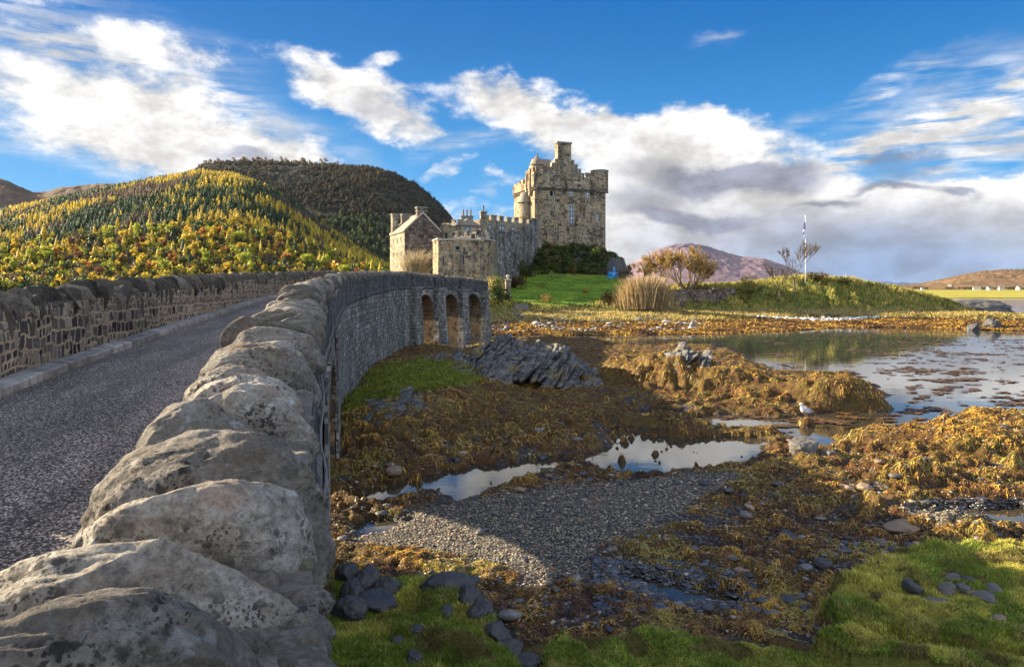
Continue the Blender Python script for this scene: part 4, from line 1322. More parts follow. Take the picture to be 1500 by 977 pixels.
# pilaster-like ribs and dark slots on the left face
m = MB()
for d0, d1, z0, z1 in ((1.4, 2.2, zf(288), Z_PAR + 1.4), (3.6, 4.2, zf(284), Z_PAR + .5)):
    m.prism([kp(-.62, d0), kp(.1, d0), kp(.1, d1), kp(-.62, d1)], z0, z1)
obj("buttress", m, M['castle'], keep, KORG)
# bartizan at the right corner
c = kp(kl - 1.15, .75)
m = MB()
m.lathe((c[0], c[1], 0), [(.9, zf(288, 156)), (1.35, zf(284.5, 156)), (1.35, zf(283.5, 156)), (1.75, zf(281.5, 156)), (1.75, zf(280, 156)), (2.0, zf(278.5, 156)), (2.0, zf(251.5, 156)), (1.55, zf(251.3, 156)), (1.55, zf(258, 156)), (0, zf(258, 156))], 22)
bt = obj("bartizan", m, M['castle'], keep, KORG, smooth=False)
m = MB()
m.lathe((c[0], c[1], zf(251.4, 156)), [(1.5, 0), (2.1, 0), (2.1, .18), (1.5, .18)], 22)
obj("coping", m, M['lintel'], bt, KORG)
m = MB()
for k in range(11):
    an = -math.pi * .95 + k * .3
    m.box((c[0] + 1.78 * math.cos(an), c[1] + 1.78 * math.sin(an), zf(281.5, 156)), (.5, .22, .55), an)
obj("corbel", m, M['castle_pale'], bt, KORG)
# cap-house with crow-stepped gable
g0, g1 = 2.6, 13.8
gm = 7.85
GD = 1.6
steps = 7
m = MB()
apex, base = zf(219), Z_WALK + 2.2
for side, ge in ((-1, g0), (1, g1)):
    for i in range(steps):
        t0, t1 = i / steps, (i + 1) / steps
        ua, ub = ge + (gm - ge) * t0, ge + (gm - ge) * t1
        zz = base + (apex - base) * (i + .75) / steps
        lo, hi_ = min(ua, ub), max(ua, ub)
        m.prism([kp(lo, GD), kp(hi_ - .003, GD), kp(hi_ - .003, GD + .9), kp(lo, GD + .9)], Z_WALK, zz)
gb = obj("gable", m, M['castle_pale'], keep, KORG)
m = MB()
for side, ge in ((-1, g0), (1, g1)):
    for i in range(steps):
        ua, ub = ge + (gm - ge) * i / steps, ge + (gm - ge) * (i + 1) / steps
        zz = base + (apex - base) * (i + .75) / steps
        lo, hi_ = min(ua, ub) - .04, max(ua, ub) + .04
        m = MB()
        m.prism([kp(lo, GD - .08), kp(hi_, GD - .08), kp(hi_, GD + .98), kp(lo, GD + .98)], zz + .002, zz + .16)
        obj("crow_step", m, M['trim'], gb, KORG)
m = MB()
zr_, ze_ = apex - 1.2, base - .6
m.add([(*kp(g0 + .2, GD + .9), ze_), (*kp(gm, GD + .9), zr_), (*kp(g1 - .2, GD + .9), ze_), (*kp(g0 + .2, DEP - 2), ze_), (*kp(gm, DEP - 2), zr_), (*kp(g1 - .2, DEP - 2), ze_)],
      [(0, 1, 4, 3), (1, 2, 5, 4), (0, 2, 1), (3, 4, 5), (0, 3, 5, 2)])
m.prism([kp(g0 + .25, GD + .9), kp(g1 - .25, GD + .9), kp(g1 - .25, DEP - 2.1), kp(g0 + .25, DEP - 2.1)], Z_WALK, ze_ - .003)
obj("roof", m, M['slate'], keep, KORG)
m = MB()
m.prism([kp(6.2, GD - .25), kp(9.5, GD - .25), kp(9.5, GD + 1.4), kp(6.2, GD + 1.4)], Z_WALK, zf(209))
ch = obj("chimney", m, M['castle'], keep, KORG)
m = MB()
m.prism([kp(6.0, GD - .42), kp(9.7, GD - .42), kp(9.7, GD + 1.55), kp(6.0, GD + 1.55)], zf(209) + .002, zf(207.5))
for i in range(6):
    m.prism([kp(6.05 + i * .62, GD - .38), kp(6.45 + i * .62, GD - .38), kp(6.45 + i * .62, GD + 1.5), kp(6.05 + i * .62, GD + 1.5)], zf(207.5) + .002, zf(206.4))
obj("chimney_cap", m, M['lintel'], ch, KORG)
# round turret with conical cap on the front left, and the gabled dormer behind it
c = kp(1.75, 2.9)
m = MB()
m.lathe((c[0], c[1], 0), [(1.2, Z_WALK), (1.2, zf(243)), (1.32, zf(242.4)), (1.32, zf(241)), (0, zf(241))], 18)
tr_ = obj("turret", m, M['castle_pale'], keep, KORG)
m = MB()
m.lathe((c[0], c[1], 0), [(1.5, zf(241.6)), (1.42, zf(240.6)), (.95, zf(235)), (.5, zf(230.5)), (.14, zf(227.5)), (.13, zf(226.6)), (.22, zf(226)), (.2, zf(225.2)), (.07, zf(224.6)), (.06, zf(222.8)), (0, zf(222.6))], 18)
obj("conical_roof", m, M['castle_pale'], tr_, KORG, smooth=True)
m = MB()
d0, d1 = 4.0, 9.5
for q0, q1, zz in ((2.0, 6.4, 0),):
    m.add([(*kp(q0, d0), zf(241)), (*kp(q1, d0), zf(241)), (*kp(q1, d0 + 2.4), zf(227.5)), (*kp(q0, d0 + 2.4), zf(227.5)), (*kp(q0, d0 + 4.8), zf(241)), (*kp(q1, d0 + 4.8), zf(241))],
          [(0, 1, 2, 3), (3, 2, 5, 4), (0, 3, 4), (1, 5, 2), (0, 4, 5, 1)])
    m.prism([kp(q0 + .1, d0 + .1), kp(q1, d0 + .1), kp(q1, d0 + 4.7), kp(q0 + .1, d0 + 4.7)], Z_WALK, zf(241) - .003)
obj("roof", m, M['slate'], keep, KORG)
# stair turret corbelled out of the left face
c = kp(-.35, 4.4)
m = MB()
m.lathe((c[0], c[1], 0), [(.35, zf(326, 155)), (1.2, zf(321.5, 155)), (1.55, zf(319, 155)), (1.55, zf(298, 155)), (1.62, zf(297, 155)), (0, zf(297, 155))], 20)
st = obj("stair_turret", m, M['castle_pale'], keep, KORG)
m = MB()
m.lathe((c[0], c[1], 0), [(1.95, zf(298.2, 155)), (1.9, zf(297.2, 155)), (1.45, zf(290, 155)), (1.15, zf(284, 155)), (.9, zf(283, 155)), (0, zf(282.6, 155))], 20)
obj("roof", m, M['slate'], st, KORG, smooth=True)
# drip courses under the parapet openings: dark wet-looking spouts
m = MB()
for u_ in (1.5, 4.1, 6.7, 9.0, 11.5, 14.0):
    c = kp(u_, -.45)
    m.box((c[0], c[1], Z_WALK + .25), (.28, .7, .25), math.atan2(kuy, kux))
obj("water_spout", m, M['lintel'], keep, KORG)
for u_px, v_px, wd, ht, bars in ((836.5, 282.5, .72, 1.3, True), (860.5, 284.5, .72, 1.4, True), (807.5, 283.5, .75, 1.2, False), (837, 307, 1.05, 1.85, True), (837, 320, 1.05, 1.75, True),
                                 (874.6, 320.5, .5, 1.4, True), (811.8, 304.5, .3, 1.0, False), (813.8, 335.5, .3, .9, False), (838, 338, .3, 1.0, False), (853, 343, .25, .8, False), (873, 285.5, .3, .6, False)):
    t = (u_px - 783) / 104
    Yw = 150 + 6 * t
    t = (((u_px - U0) / F * Yw) - KA[0]) / (KB[0] - KA[0])
    window(keep, KORG, KA, KB, t, ZC + (V0 - v_px) / F * (150 + 6 * t), wd, ht, bars)
KL0 = kp(0, DEP)
for t, v_px in ((.35, 300), (.55, 330), (.25, 345)):
    window(keep, KORG, KL0, KA, t, zf(v_px, 155), .4, 1.0)

# ---------------- gabled house
HORG = (*P3(600, 0, 133)[:2], 4.0)
house = thing("gabled_house", "plain gabled stone house of the castle with sunlit side wall, dark gable and chimney stacks", "house", HORG)
A = P3(592.5, 0, 128)[:2]
B = P3(646, 0, 131)[:2]
hl = math.hypot(B[0] - A[0], B[1] - A[1])
hu = ((B[0] - A[0]) / hl, (B[1] - A[1]) / hl)
hn = (-hu[1], hu[0])


def hp(u, d):
    return (A[0] + hu[0] * u + hn[0] * d, A[1] + hu[1] * u + hn[1] * d)


HD = 10.6
ze, za = zf(338, 128), zf(312.5, 129.5)
m = MB()
hv = [(*hp(0, 0), 2), (*hp(hl, 0), 2), (*hp(hl, 0), ze), (*hp(hl / 2, 0), za), (*hp(0, 0), ze)]
hv += [(*hp(0, HD), 2), (*hp(hl, HD), 2), (*hp(hl, HD), ze), (*hp(hl / 2, HD), za), (*hp(0, HD), ze)]
m.add(hv[:5], [(0, 1, 2, 3, 4)])
gablew = m
m2 = MB()
m2.add(hv, [(9, 8, 7, 6, 5), (0, 4, 9, 5), (1, 6, 7, 2)])
obj("gable_wall", gablew, M['castle_dark'], house, HORG)  # front gable's shade put into a darker stone colour
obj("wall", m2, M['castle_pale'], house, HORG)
m = MB()
sl_ = (za - ze) / (hl / 2)
for sgn in (0, 1):
    e = -.25 if sgn == 0 else hl + .25
    ez = ze - .25 * sl_
    v = []
    for d in (.35, HD - .35):
        for dz in (.03, .2):
            v += [(*hp(e, d), ez + dz), (*hp(hl / 2, d), za + dz)]
    m.add(v, [(2, 3, 7, 6), (0, 4, 5, 1), (0, 2, 6, 4), (0, 1, 3, 2), (4, 6, 7, 5)])
obj("roof", m, M['slate'], house, HORG)
m = MB()
for d0, d1 in ((-.06, .36), (HD - .36, HD + .06)):          # raised skews on the gables
    for sgn in (0, 1):
        m = MB()
        e = -.1 if sgn == 0 else hl + .1
        v = []
        for d in (d0, d1):
            for dz in (-.05, .34):
                v += [(*hp(e, d), ze - .1 * sl_ + dz), (*hp(hl / 2, d), za + dz)]
        m.add(v, [(2, 3, 7, 6), (0, 4, 5, 1), (0, 2, 6, 4), (0, 1, 3, 2), (4, 6, 7, 5)])
        obj("gable_skew", m, M['trim'], house, HORG)


def chimney(parent, org, c, rz, w_, d_, z0, z1, pots, mat):
    m = MB()
    m.box((c[0], c[1], (z0 + z1) / 2), (w_, d_, z1 - z0), rz)
    o = obj("chimney", m, mat, parent, org)
    m = MB()
    m.box((c[0], c[1], z1 + .13), (w_ + .3, d_ + .3, .25), rz)
    m.box((c[0], c[1], z1 - .5), (w_ + .14, d_ + .14, .16), rz)
    obj("chimney_cap", m, M['lintel'], o, org)
    for k in range(pots):
        t = (k + .5) / pots - .5
        m = MB()
        m.lathe((c[0] + math.cos(rz) * t * w_, c[1] + math.sin(rz) * t * w_, z1 + .257), [(0, 0), (.22, 0), (.17, .15), (.14, 1.0), (.18, 1.05), (.18, 1.2), (0, 1.2)], 10)
        obj("chimney_pot", m, M['pot'], o, org)


hz = math.atan2(hu[1], hu[0])
chimney(house, HORG, hp(hl / 2 - .1, .62), hz, 1.9, 1.2, ze, zf(304.8, 129), 0, M['castle_dark'])
chimney(house, HORG, hp(.75, HD - .7), hz, 1.2, 1.3, ze - 1, zf(315, 137), 0, M['castle_pale'])
chimney(house, HORG, hp(hl / 2 - .4, HD - .7), hz, 2.0, 1.3, ze, zf(315.5, 138), 0, M['castle_pale'])
H0 = hp(0, HD)
for zc_, ht in ((zf(351.5, 132), 1.0), (zf(372.5, 132), 1.0)):
    for t in (.24, .52, .78):
        window(house, HORG, H0, A, t, zc_, .62, ht)

# ---------------- polygonal bastion behind the bridge end
BO = (*P3(680, 0, 114)[:2], 4.0)
bast = thing("polygonal_bastion", "low many-sided stone bastion with one sunlit face behind the end of the bridge", "bastion", BO)
bp = [P3(634, 0, 113)[:2], P3(642, 0, 108)[:2], P3(672, 0, 107)[:2], P3(703, 0, 109)[:2], P3(722, 0, 114)[:2], P3(728, 0, 122)[:2], P3(640, 0, 122)[:2]]
m = MB()
m.prism(bp, 2.5, [zf(354, 113), zf(352.3, 108), zf(352.3, 107), zf(352.5, 109), zf(353.5, 114), zf(352, 122), zf(352, 122)])
bw = obj("wall", m, M['castle'], bast, BO)
m = MB()
for p, q, v1, v2 in ((bp[0], bp[1], 354, 352.3), (bp[1], bp[2], 352.3, 352.3), (bp[2], bp[3], 352.3, 352.5), (bp[3], bp[4], 352.5, 353.5)):
    z_ = [zf(v1, math.hypot(0, p[1])), zf(v2, q[1])]
    dx, dy = q[0] - p[0], q[1] - p[1]
    L = math.hypot(dx, dy); ox, oy = dy / L * .14, -dx / L * .14
    m.prism([(p[0] + ox, p[1] + oy), (q[0] + ox, q[1] + oy), (q[0] - ox * 4, q[1] - oy * 4), (p[0] - ox * 4, p[1] - oy * 4)], max(z_) + .004, max(z_) + .24)
obj("wall_coping", m, M['trim'], bast, BO)
for i, t, v_, wd, ht in ((1, .95, 364, .55, .5), (2, .2, 381, .22, 1.5), (2, .75, 375, .2, 1.2), (1, .25, 383, .2, 1.3)):
    window(bast, BO, bp[i], bp[i + 1], t, zf(v_, 108), wd, ht, False, False)

# ---------------- curtain wall from the bastion up to the keep
CO = (*P3(740, 0, 128)[:2], 5.0)
curt = thing("curtain_wall", "dark streaked castle curtain wall with crenels between the bastion and the keep", "castle wall", CO)
cpts = [P3(664, 0, 124)[:2], P3(700, 0, 121)[:2], P3(722, 0, 122)[:2], P3(746, 0, 130)[:2], P3(776, 0, 141)[:2], P3(790, 0, 146)[:2]]
cr = random.Random(4)
m, m2 = MB(), MB()
for i in range(5):
    top = [zf(345, 122), zf(345, 122), zf(344.5, 126), zf(343, 133), zf(328, 143)][i]
    wall_box(m, cpts[i], cpts[i + 1], 1.2, 3.0, top)
    merlons(curt, CO, M['castle_grey'], cpts[i], cpts[i + 1], .5, top + .002, .42, [.75, .75, .55, .5, .9][i], [3, 2, 3, 4, 1][i], cr)
obj("wall", m, M['castle_grey'], curt, CO)
m = MB()
for i, t, z0, z1 in ((3, .35, 6, zf(348, 135)), (3, .8, 6, zf(346, 139))):
    c = lerp2(cpts[i], cpts[i + 1], t)
    m.box((c[0], c[1] - .2, (z0 + z1) / 2), (.9, 1.0, z1 - z0), .35)
obj("buttress", m, M['castle_grey'], curt, CO)
window(curt, CO, cpts[0], cpts[1], .82, zf(347.5, 122), .9, 1.1, False, False)

# ---------------- range of castle lodgings behind the curtain
RO = (*P3(735, 0, 140)[:2], 8.0)
rng_ = thing("castle_range", "pale castle lodging range with crenellated parapet, hipped bay and chimney pots", "castle building", RO)
ra = [P3(706, 0, 134)[:2], P3(793, 0, 146)[:2]]
m, m2 = MB(), MB()
ztop = zf(325, 139)
wall_box(m, ra[0], ra[1], 5.0, 8.0, ztop)
rr = random.Random(2)
merlons(rng_, RO, M['castle_pale'], ra[0], ra[1], .6, ztop + .002, .38, .85, 8, rr, .002)
obj("wall", m, M['castle_pale'], rng_, RO)
for t in (.12, .29, .33, .50, .72, .88):
    window(rng_, RO, ra[0], ra[1], t, zf(334.5, 138), .75, .9, True, False)
m = MB()                                                            # hipped bay
ba = [P3(676, 0, 127)[:2], P3(703, 0, 129)[:2]]
wall_box(m, ba[0], ba[1], 4.0, 8.0, zf(331, 128))
bay = obj("bay", m, M['castle_pale'], rng_, RO)
m = MB()
dx, dy = ba[1][0] - ba[0][0], ba[1][1] - ba[0][1]
L = math.hypot(dx, dy); nx, ny = -dy / L, dx / L
e0 = (ba[0][0] - dx * .08 - nx * .25, ba[0][1] - dy * .08 - ny * .25)
e1 = (ba[1][0] + dx * .08 - nx * .25, ba[1][1] + dy * .08 - ny * .25)
e2, e3 = (e1[0] + nx * 4.4, e1[1] + ny * 4.4), (e0[0] + nx * 4.4, e0[1] + ny * 4.4)
ap = lerp2(lerp2(e0, e1, .5), lerp2(e2, e3, .5), .3)
zz = zf(330.6, 128)
m.add([(*e0, zz), (*e1, zz), (*e2, zz), (*e3, zz), (*ap, zf(319.5, 129))], [(0, 1, 4), (1, 2, 4), (2, 3, 4), (3, 0, 4), (3, 2, 1, 0)])
obj("hipped_roof", m, M['slate'], bay, RO)
window(rng_, RO, ba[0], ba[1], .32, zf(336.5, 128), .95, .8, True, False)
m = MB()                                                            # lower stepped range at the left
lp = [P3(645, 0, 132)[:2], P3(660, 0, 130)[:2], P3(676, 0, 128.5)[:2]]
wall_box(m, lp[0], lp[1], 4.5, 8.0, zf(332, 131))
wall_box(m, lp[1], lp[2], 4.5, 8.0, zf(326.5, 129))
low_ = obj("low_wing", m, M['castle_pale'], rng_, RO)
m2 = MB()
merlons(low_, RO, M['castle_pale'], lp[0], lp[1], .5, zf(332, 131) + .002, .4, .5, 2, rr, .002)
merlons(low_, RO, M['castle_pale'], lp[1], lp[2], .5, zf(326.5, 129) + .002, .4, .5, 2, rr, .002)
window(rng_, RO, lp[0], lp[1], .6, zf(345.5, 131), .55, 1.1, False, False)
window(rng_, RO, lp[1], lp[2], .35, zf(345, 129), .5, 1.1, False, False)
window(rng_, RO, lp[1], lp[2], .7, zf(344, 129), .45, 1.1, False, False)
c = P3(684, 0, 133)[:2]
chimney(rng_, RO, c, .15, 2.2, 1.1, zf(330, 133), zf(318.5, 133), 3, M['lintel'])
c = P3(708, 0, 133)[:2]
chimney(rng_, RO, c, .3, 1.1, 1.1, 8.0, zf(312, 133), 1, M['castle_pale'])

# ------------------------------------------------------------------ small things on the island
def gz(x, y):
    return GROUND_AT(x, y)


fx, fy = P3(1180, 0, 108)[:2]
fz = gz(fx, fy)
ft = ZC + (V0 - 318) / F * 108
fl = thing("flagpole", "tall white flagpole with a limp blue flag on the grassy mound", "flagpole", (fx, fy, fz))
m = MB()
m.tube([(fx, fy, fz - .2), (fx, fy, fz + 4), (fx, fy, ft)], [.075, .065, .045], 8)
obj("pole", m, M['paint'], fl, (fx, fy, fz), smooth=True, uv=False)
m = MB()
m.lathe((fx, fy, ft), [(0, -.02), (.1, 0), (.13, .09), (.09, .18), (0, .2)], 10)
obj("finial", m, M['paint'], fl, (fx, fy, fz), smooth=True, uv=False)
mf, b = material("blue_saltire_cloth")
uvn = b.sep(b.node('ShaderNodeTexCoord').outputs['UV'])
d1 = b.math('ABSOLUTE', b.math('SUBTRACT', uvn[0], uvn[1]))
d2 = b.math('ABSOLUTE', b.math('SUBTRACT', b.math('ADD', uvn[0], uvn[1]), 1.0))
out(b, b.mix(b.ramp(b.math('MINIMUM', d1, d2), .06, .08), (.75, .75, .76), (0.012, 0.03, 0.16)), .8)
V, UV = [], []
for i in range(15):
    for j in range(15):
        s_, t_ = i / 14, j / 14
        # limp cloth: gathered at the hoist, folds hanging down
        w_ = .10 + .62 * s_ * (1 - .45 * s_)
        V.append((-w_ * .75 + .05 * math.sin(9 * s_ + 2 * t_), .10 * math.sin(14 * s_ + 1.5 * t_) * (.3 + s_), ft - .35 - t_ * 1.75 - s_ * 1.9 * (1 - .25 * t_) - fz))
        UV.append((s_, t_))
ix = np.arange(225).reshape(15, 15)
Fc = np.stack([ix[:-1, :-1], ix[1:, :-1], ix[1:, 1:], ix[:-1, 1:]], -1).reshape(-1, 4)
fo = finish("flag", np_mesh("flag", np.array(V), Fc, True, uv=np.array(UV)), mf, fl)

# gate pier with finial and low garden wall beside the steps
def low_rubble(name, label, cat, pts, th, h, mat):
    c = pts[len(pts) // 2]
    org = (c[0], c[1], gz(*c))
    m = MB()
    for p, q in zip(pts[:-1], pts[1:]):
        z0 = min(gz(*p), gz(*q)) - .4
        wall_box(m, p, q, th, z0, max(gz(*p), gz(*q)) + h)
    r = random.Random(len(pts))
    o = obj(name, m, mat, None, org)
    return tag(o, label, cat), org


gpx, gpy = P3(744, 0, 103)[:2]
gz0 = gz(gpx, gpy)
gpier = thing("gate_pier", "square stone gate pier with a ball finial at the edge of the lawn", "gate pier", (gpx, gpy, gz0))
m = MB()
zt_ = ZC + (V0 - 411) / F * 103
m.box((gpx, gpy, (gz0 - .3 + zt_) / 2), (.75, .75, zt_ - gz0 + .3), .2)
obj("shaft", m, M['castle_pale'], gpier, (gpx, gpy, gz0))
m = MB()
m.box((gpx, gpy, zt_ + .1), (1.0, 1.0, .2), .2)
m.lathe((gpx, gpy, zt_ + .2), [(.2, .0), (.12, .1), (.12, .16), (.26, .3), (.3, .46), (.22, .62), (0, .7)], 12)
obj("finial", m, M['trim'], gpier, (gpx, gpy, gz0))
low_rubble("garden_wall", "low rubble garden wall running from the gate pier towards the bridge", "wall", [P3(742, 0, 103)[:2], P3(735, 0, 100)[:2], P3(726, 0, 97.5)[:2]], .5, 1.0, M['castle_grey'])
sx, sy = P3(762, 0, 98)[:2]
m = MB()
for i in range(5):
    c = (sx - .35 + i * .05, sy + i * .42)
    m.box((c[0] + .1 * i, c[1], gz(*c) - .05 + .02 * i), (3.0 - .3 * i, .45, .34), .12)
tag(obj("stone_steps", m, M['lintel'], None, (sx, sy, gz(sx, sy))), "short flight of dark stone steps leading up to the bright lawn", "steps")
low_rubble("retaining_wall", "low dark dry-stone retaining wall below the spreading bare tree", "wall",
           [P3(978, 0, 104)[:2], P3(1010, 0, 105)[:2], P3(1045, 0, 105.5)[:2], P3(1078, 0, 106)[:2]], .7, 1.5, M['castle_dark'])

# blue tarpaulin heap beside the dark rock
tx_, ty_ = P3(899, 0, 131)[:2]
tz_ = gz(tx_, ty_)
V, Fc = rock_verts(16, (2.6, 1.6, 1.7), 77, 2.2, 6, .10, .06)
V = V + np.array([0, 0, .45])
mt, b = material("blue_tarpaulin")
out(b, b.mix(b.noise(b.node('ShaderNodeTexCoord').outputs['Object'], 2.0, 4.0), (0.02, 0.17, 0.42), (0.06, 0.36, 0.68)), .5, spec=.4)
tarp = thing("tarpaulin_heap", "bright blue tarpaulin-covered heap on the lawn beside the dark rock", "tarpaulin", (tx_, ty_, tz_))
finish("cover", np_mesh("cover", V, Fc, True), mt, tarp)
V, Fc = rock_verts(8, (.5, .5, 1.5), 78, 2.2, 4, .08, .04)
finish("upright_bundle", np_mesh("upright_bundle", V + np.array([.1, 0, 1.5]), Fc, True), mt, tarp)


def rock_thing(name, label, cat, loc, size, seed, mat, n=16, rz=0.0, group=None, **kw):
    V, Fc = rock_verts(n, size, seed, **kw)
    c, s_ = math.cos(rz), math.sin(rz)
    V = np.stack([V[:, 0] * c - V[:, 1] * s_, V[:, 0] * s_ + V[:, 1] * c, V[:, 2]], 1)
    o = finish(name, np_mesh(name, V, Fc, True), mat, None, loc)
    return tag(o, label, cat, group)


M['darkrock'] = m_plain("dark_wet_rock", (0.05, 0.048, 0.047), 0.6, 0.4, 3.0, 0.8, 0.4)
M['greyrock'] = m_plain("grey_shore_stone", (0.11, 0.10, 0.088), 0.75, 0.35, 5.0, 0.7, 0.3)
M['tanrock'] = m_plain("tan_shore_stone", (0.21, 0.15, 0.10), 0.7, 0.3, 5.0, 0.6, 0.3)
x, y = P3(902, 0, 136)[:2]
rock_thing("dark_rock", "dark upright rock at the right end of the ivy bank behind the blue tarpaulin", "rock", (x, y, gz(x, y) + 1.3), (4.0, 3.0, 4.6), 61, M['darkrock'], 16, power=2.6, planes=9, rough=.08, fine=.05)

# ------------------------------------------------------------------ plants
RG = np.random.default_rng(5)


def conifer(seed, layers=7, m=7, taper=1.0):
    """unit-height conifer: ragged drooping whorls of boughs round a thin trunk"""
    r = np.random.default_rng(seed)
    V, Fc = [], []
    for i in range(layers):
        t = i / layers
        z1 = .10 + .86 * t
        rad = (.20 * (1 - t) ** taper + .012)
        for k in range(m):
            a = 2 * math.pi * (k + r.uniform(-.3, .3)) / m + i
            rr = rad * r.uniform(.65, 1.25)
            b = len(V)
            da = .55
            V += [(0, 0, min(1, z1 + .17 * r.uniform(.8, 1.2))), (rr * math.cos(a - da) * .8, rr * math.sin(a - da) * .8, z1 - .02 + r.uniform(-.03, .02)),
                  (rr * math.cos(a), rr * math.sin(a), z1 - .045 + r.uniform(-.03, .02)), (rr * math.cos(a + da) * .8, rr * math.sin(a + da) * .8, z1 - .02)]
            Fc += [(b, b + 1, b + 2), (b, b + 2, b + 3)]
    b = len(V)
    V += [(.012, 0, 0), (-.006, .01, 0), (-.006, -.01, 0), (0, 0, .8)]
    Fc += [(b, b + 1, b + 3), (b + 1, b + 2, b + 3), (b + 2, b, b + 3)]
    sh = np.ones(len(V))
    return np.array(V), np.array(Fc), sh


def leaf_cloud(n, lumps, size, seed, flat=0.0):
    """n small leaf sprays spread through a set of ellipsoid lumps (centre, radii)"""
    r = np.random.default_rng(seed)
    lumps = [(np.array(c, float), np.array(q, float)) for c, q in lumps]
    wts = np.array([q.prod() ** .67 for _, q in lumps]); wts /= wts.sum()
    which = r.choice(len(lumps), n, p=wts)
    d = r.normal(size=(n, 3)); d /= np.linalg.norm(d, axis=1)[:, None]
    rad = r.uniform(.35, 1.08, n) ** .6
    C = np.array([c for c, _ in lumps])[which] + d * rad[:, None] * np.array([q for _, q in lumps])[which]
    nrm = d + r.normal(size=(n, 3)) * .7
    nrm /= np.linalg.norm(nrm, axis=1)[:, None]
    a = np.cross(nrm, r.normal(size=(n, 3))); a /= np.linalg.norm(a, axis=1)[:, None]
    b = np.cross(nrm, a)
    s = (size * r.uniform(.5, 1.4, n))[:, None]
    V = np.stack([C - a * s, C + b * s * .55, C + a * s, C - b * s * .55], 1).reshape(-1, 3)
    Fc = np.arange(n * 4).reshape(-1, 4)
    return V, Fc, which


def blob_lumps(n, rx, ry, rz, seed, up=.5):
    r = np.random.default_rng(seed)
    L = []
    for _ in range(n):
        d = r.normal(size=3); d /= np.linalg.norm(d)
        k = r.uniform(.3, .75)
        c = d * k * np.array([rx, ry, rz])
        c[2] = abs(c[2]) * .9 if up else c[2]
        q = np.array([rx, ry, rz]) * r.uniform(.25, .5)
        L.append((c, q))
    return L


def broadleaf(seed, n=130):
    V, Fc, _ = leaf_cloud(n, [((x * .9, y * .9, .60 + z), q) for (x, y, z), q in blob_lumps(7, .30, .30, .30, seed, 0)], .085, seed)
    q = len(V)
    V = np.concatenate([V, [(.02, 0, 0), (-.02, 0, 0), (0, .02, .5), (0, -.02, .5)]])
    Fc = np.concatenate([Fc, [(q, q + 1, q + 2, q + 3)]])
    return V, Fc, np.ones(len(V))


CON = [conifer(40 + i, 7, 6, [1, .8, 1.15][i % 3]) for i in range(6)]
CONF = [conifer(80 + i, 5, 4, 1.0) for i in range(5)]
BRO = [broadleaf(60 + i) for i in range(5)]
BROF = [broadleaf(90 + i, 40) for i in range(4)]


def hill_z(H, u, T):
    cu, t, Z = H
    fi = np.interp(T, t, np.arange(len(t)))
    fj = np.interp(u, cu, np.arange(len(cu)))
    i, j = np.clip(fi.astype(int), 0, len(t) - 2), np.clip(fj.astype(int), 0, len(cu) - 2)
    a, b = fi - i, fj - j
    return (Z[i, j] * (1 - a) * (1 - b) + Z[i + 1, j] * a * (1 - b) + Z[i, j + 1] * (1 - a) * b + Z[i + 1, j + 1] * a * b)


def plant_many(name, protos, which, X, Y, Z, Hh, Wd, col, label=None):
    VV, FF, CC, base = [], [], [], 0
    for k, (V, Fc, sh) in enumerate(protos):
        sel = np.where(which == k)[0]
        if not len(sel): continue
        a = RG.uniform(0, 6.28, len(sel))
        c, s = np.cos(a), np.sin(a)
        w_, h_ = (Hh * Wd)[sel][:, None], Hh[sel][:, None]
        vx = (V[:, 0] * c[:, None] - V[:, 1] * s[:, None]) * w_ + X[sel][:, None]
        vy = (V[:, 0] * s[:, None] + V[:, 1] * c[:, None]) * w_ + Y[sel][:, None]
        vz = V[:, 2] * h_ + Z[sel][:, None]
        VV.append(np.stack([vx, vy, vz], -1).reshape(-1, 3))
        nv = len(V)
        FF.append((Fc[None] + (np.arange(len(sel)) * nv)[:, None, None]).reshape(-1, Fc.shape[1]) + base)
        cc = np.repeat(col[sel], nv, 0) * RG.uniform(.75, 1.25, (len(sel) * nv, 1))
        CC.append(cc)
        base += len(sel) * nv
    o = finish(name, np_mesh(name, np.concatenate(VV), np.concatenate(FF), False, {'Col': np.concatenate(CC)}), M['leaf'])
    return tag(o, kind='stuff')


GOLD, SPRUCE, LIME, ORANGE, RUST, BARE, OLIVE = (.52, .38, .04), (.034, .066, .026), (.34, .35, .035), (.42, .17, .03), (.20, .085, .04), (.13, .095, .06), (.10, .105, .028)


def mixcol(n, items, seed):
    r = np.random.default_rng(seed)
    pr_ = np.array([q for _, q in items], float); pr_ /= pr_.sum()
    k = r.choice(len(items), n, p=pr_)
    c = np.array([c for c, _ in items])[k]
    return c * r.uniform(.72, 1.28, (n, 1)) * r.uniform(.93, 1.07, (n, 3)), k


# forest on the near hill: conifers
n = 26000
u, T = RG.uniform(-420, 640, n), RG.uniform(0.0, 1.0, n)
keep_ = np.ones(n, bool)
Y = 520 + 580 * T
X = (u - U0) / F * Y
Z = hill_z(HA, u, T)
pt_ = fbm(X * .012, Y * .009, 3.3, 4)
is_gold = (pt_ + RG.uniform(-.22, .22, n)) > .05
col = np.where(is_gold[:, None], np.array(GOLD), np.array(SPRUCE)) * RG.uniform(.65, 1.3, (n, 1)) * RG.uniform(.94, 1.06, (n, 3))
brn = (fbm(X * .012 + 40, Y * .01, 1.3, 3) > .16) & (T < .62)
col = np.where(brn[:, None], np.array(BARE) * RG.uniform(.6, 1.3, (n, 1)), col)
bro = (T < .24) & (RG.random(n) < .72)
con = ~bro
plant_many("forest", CONF, RG.integers(0, 5, con.sum()), X[con], Y[con], Z[con] - 1, RG.uniform(6, 12, con.sum()), RG.uniform(1.3, 2.1, con.sum()), col[con])
nb = int(bro.sum())
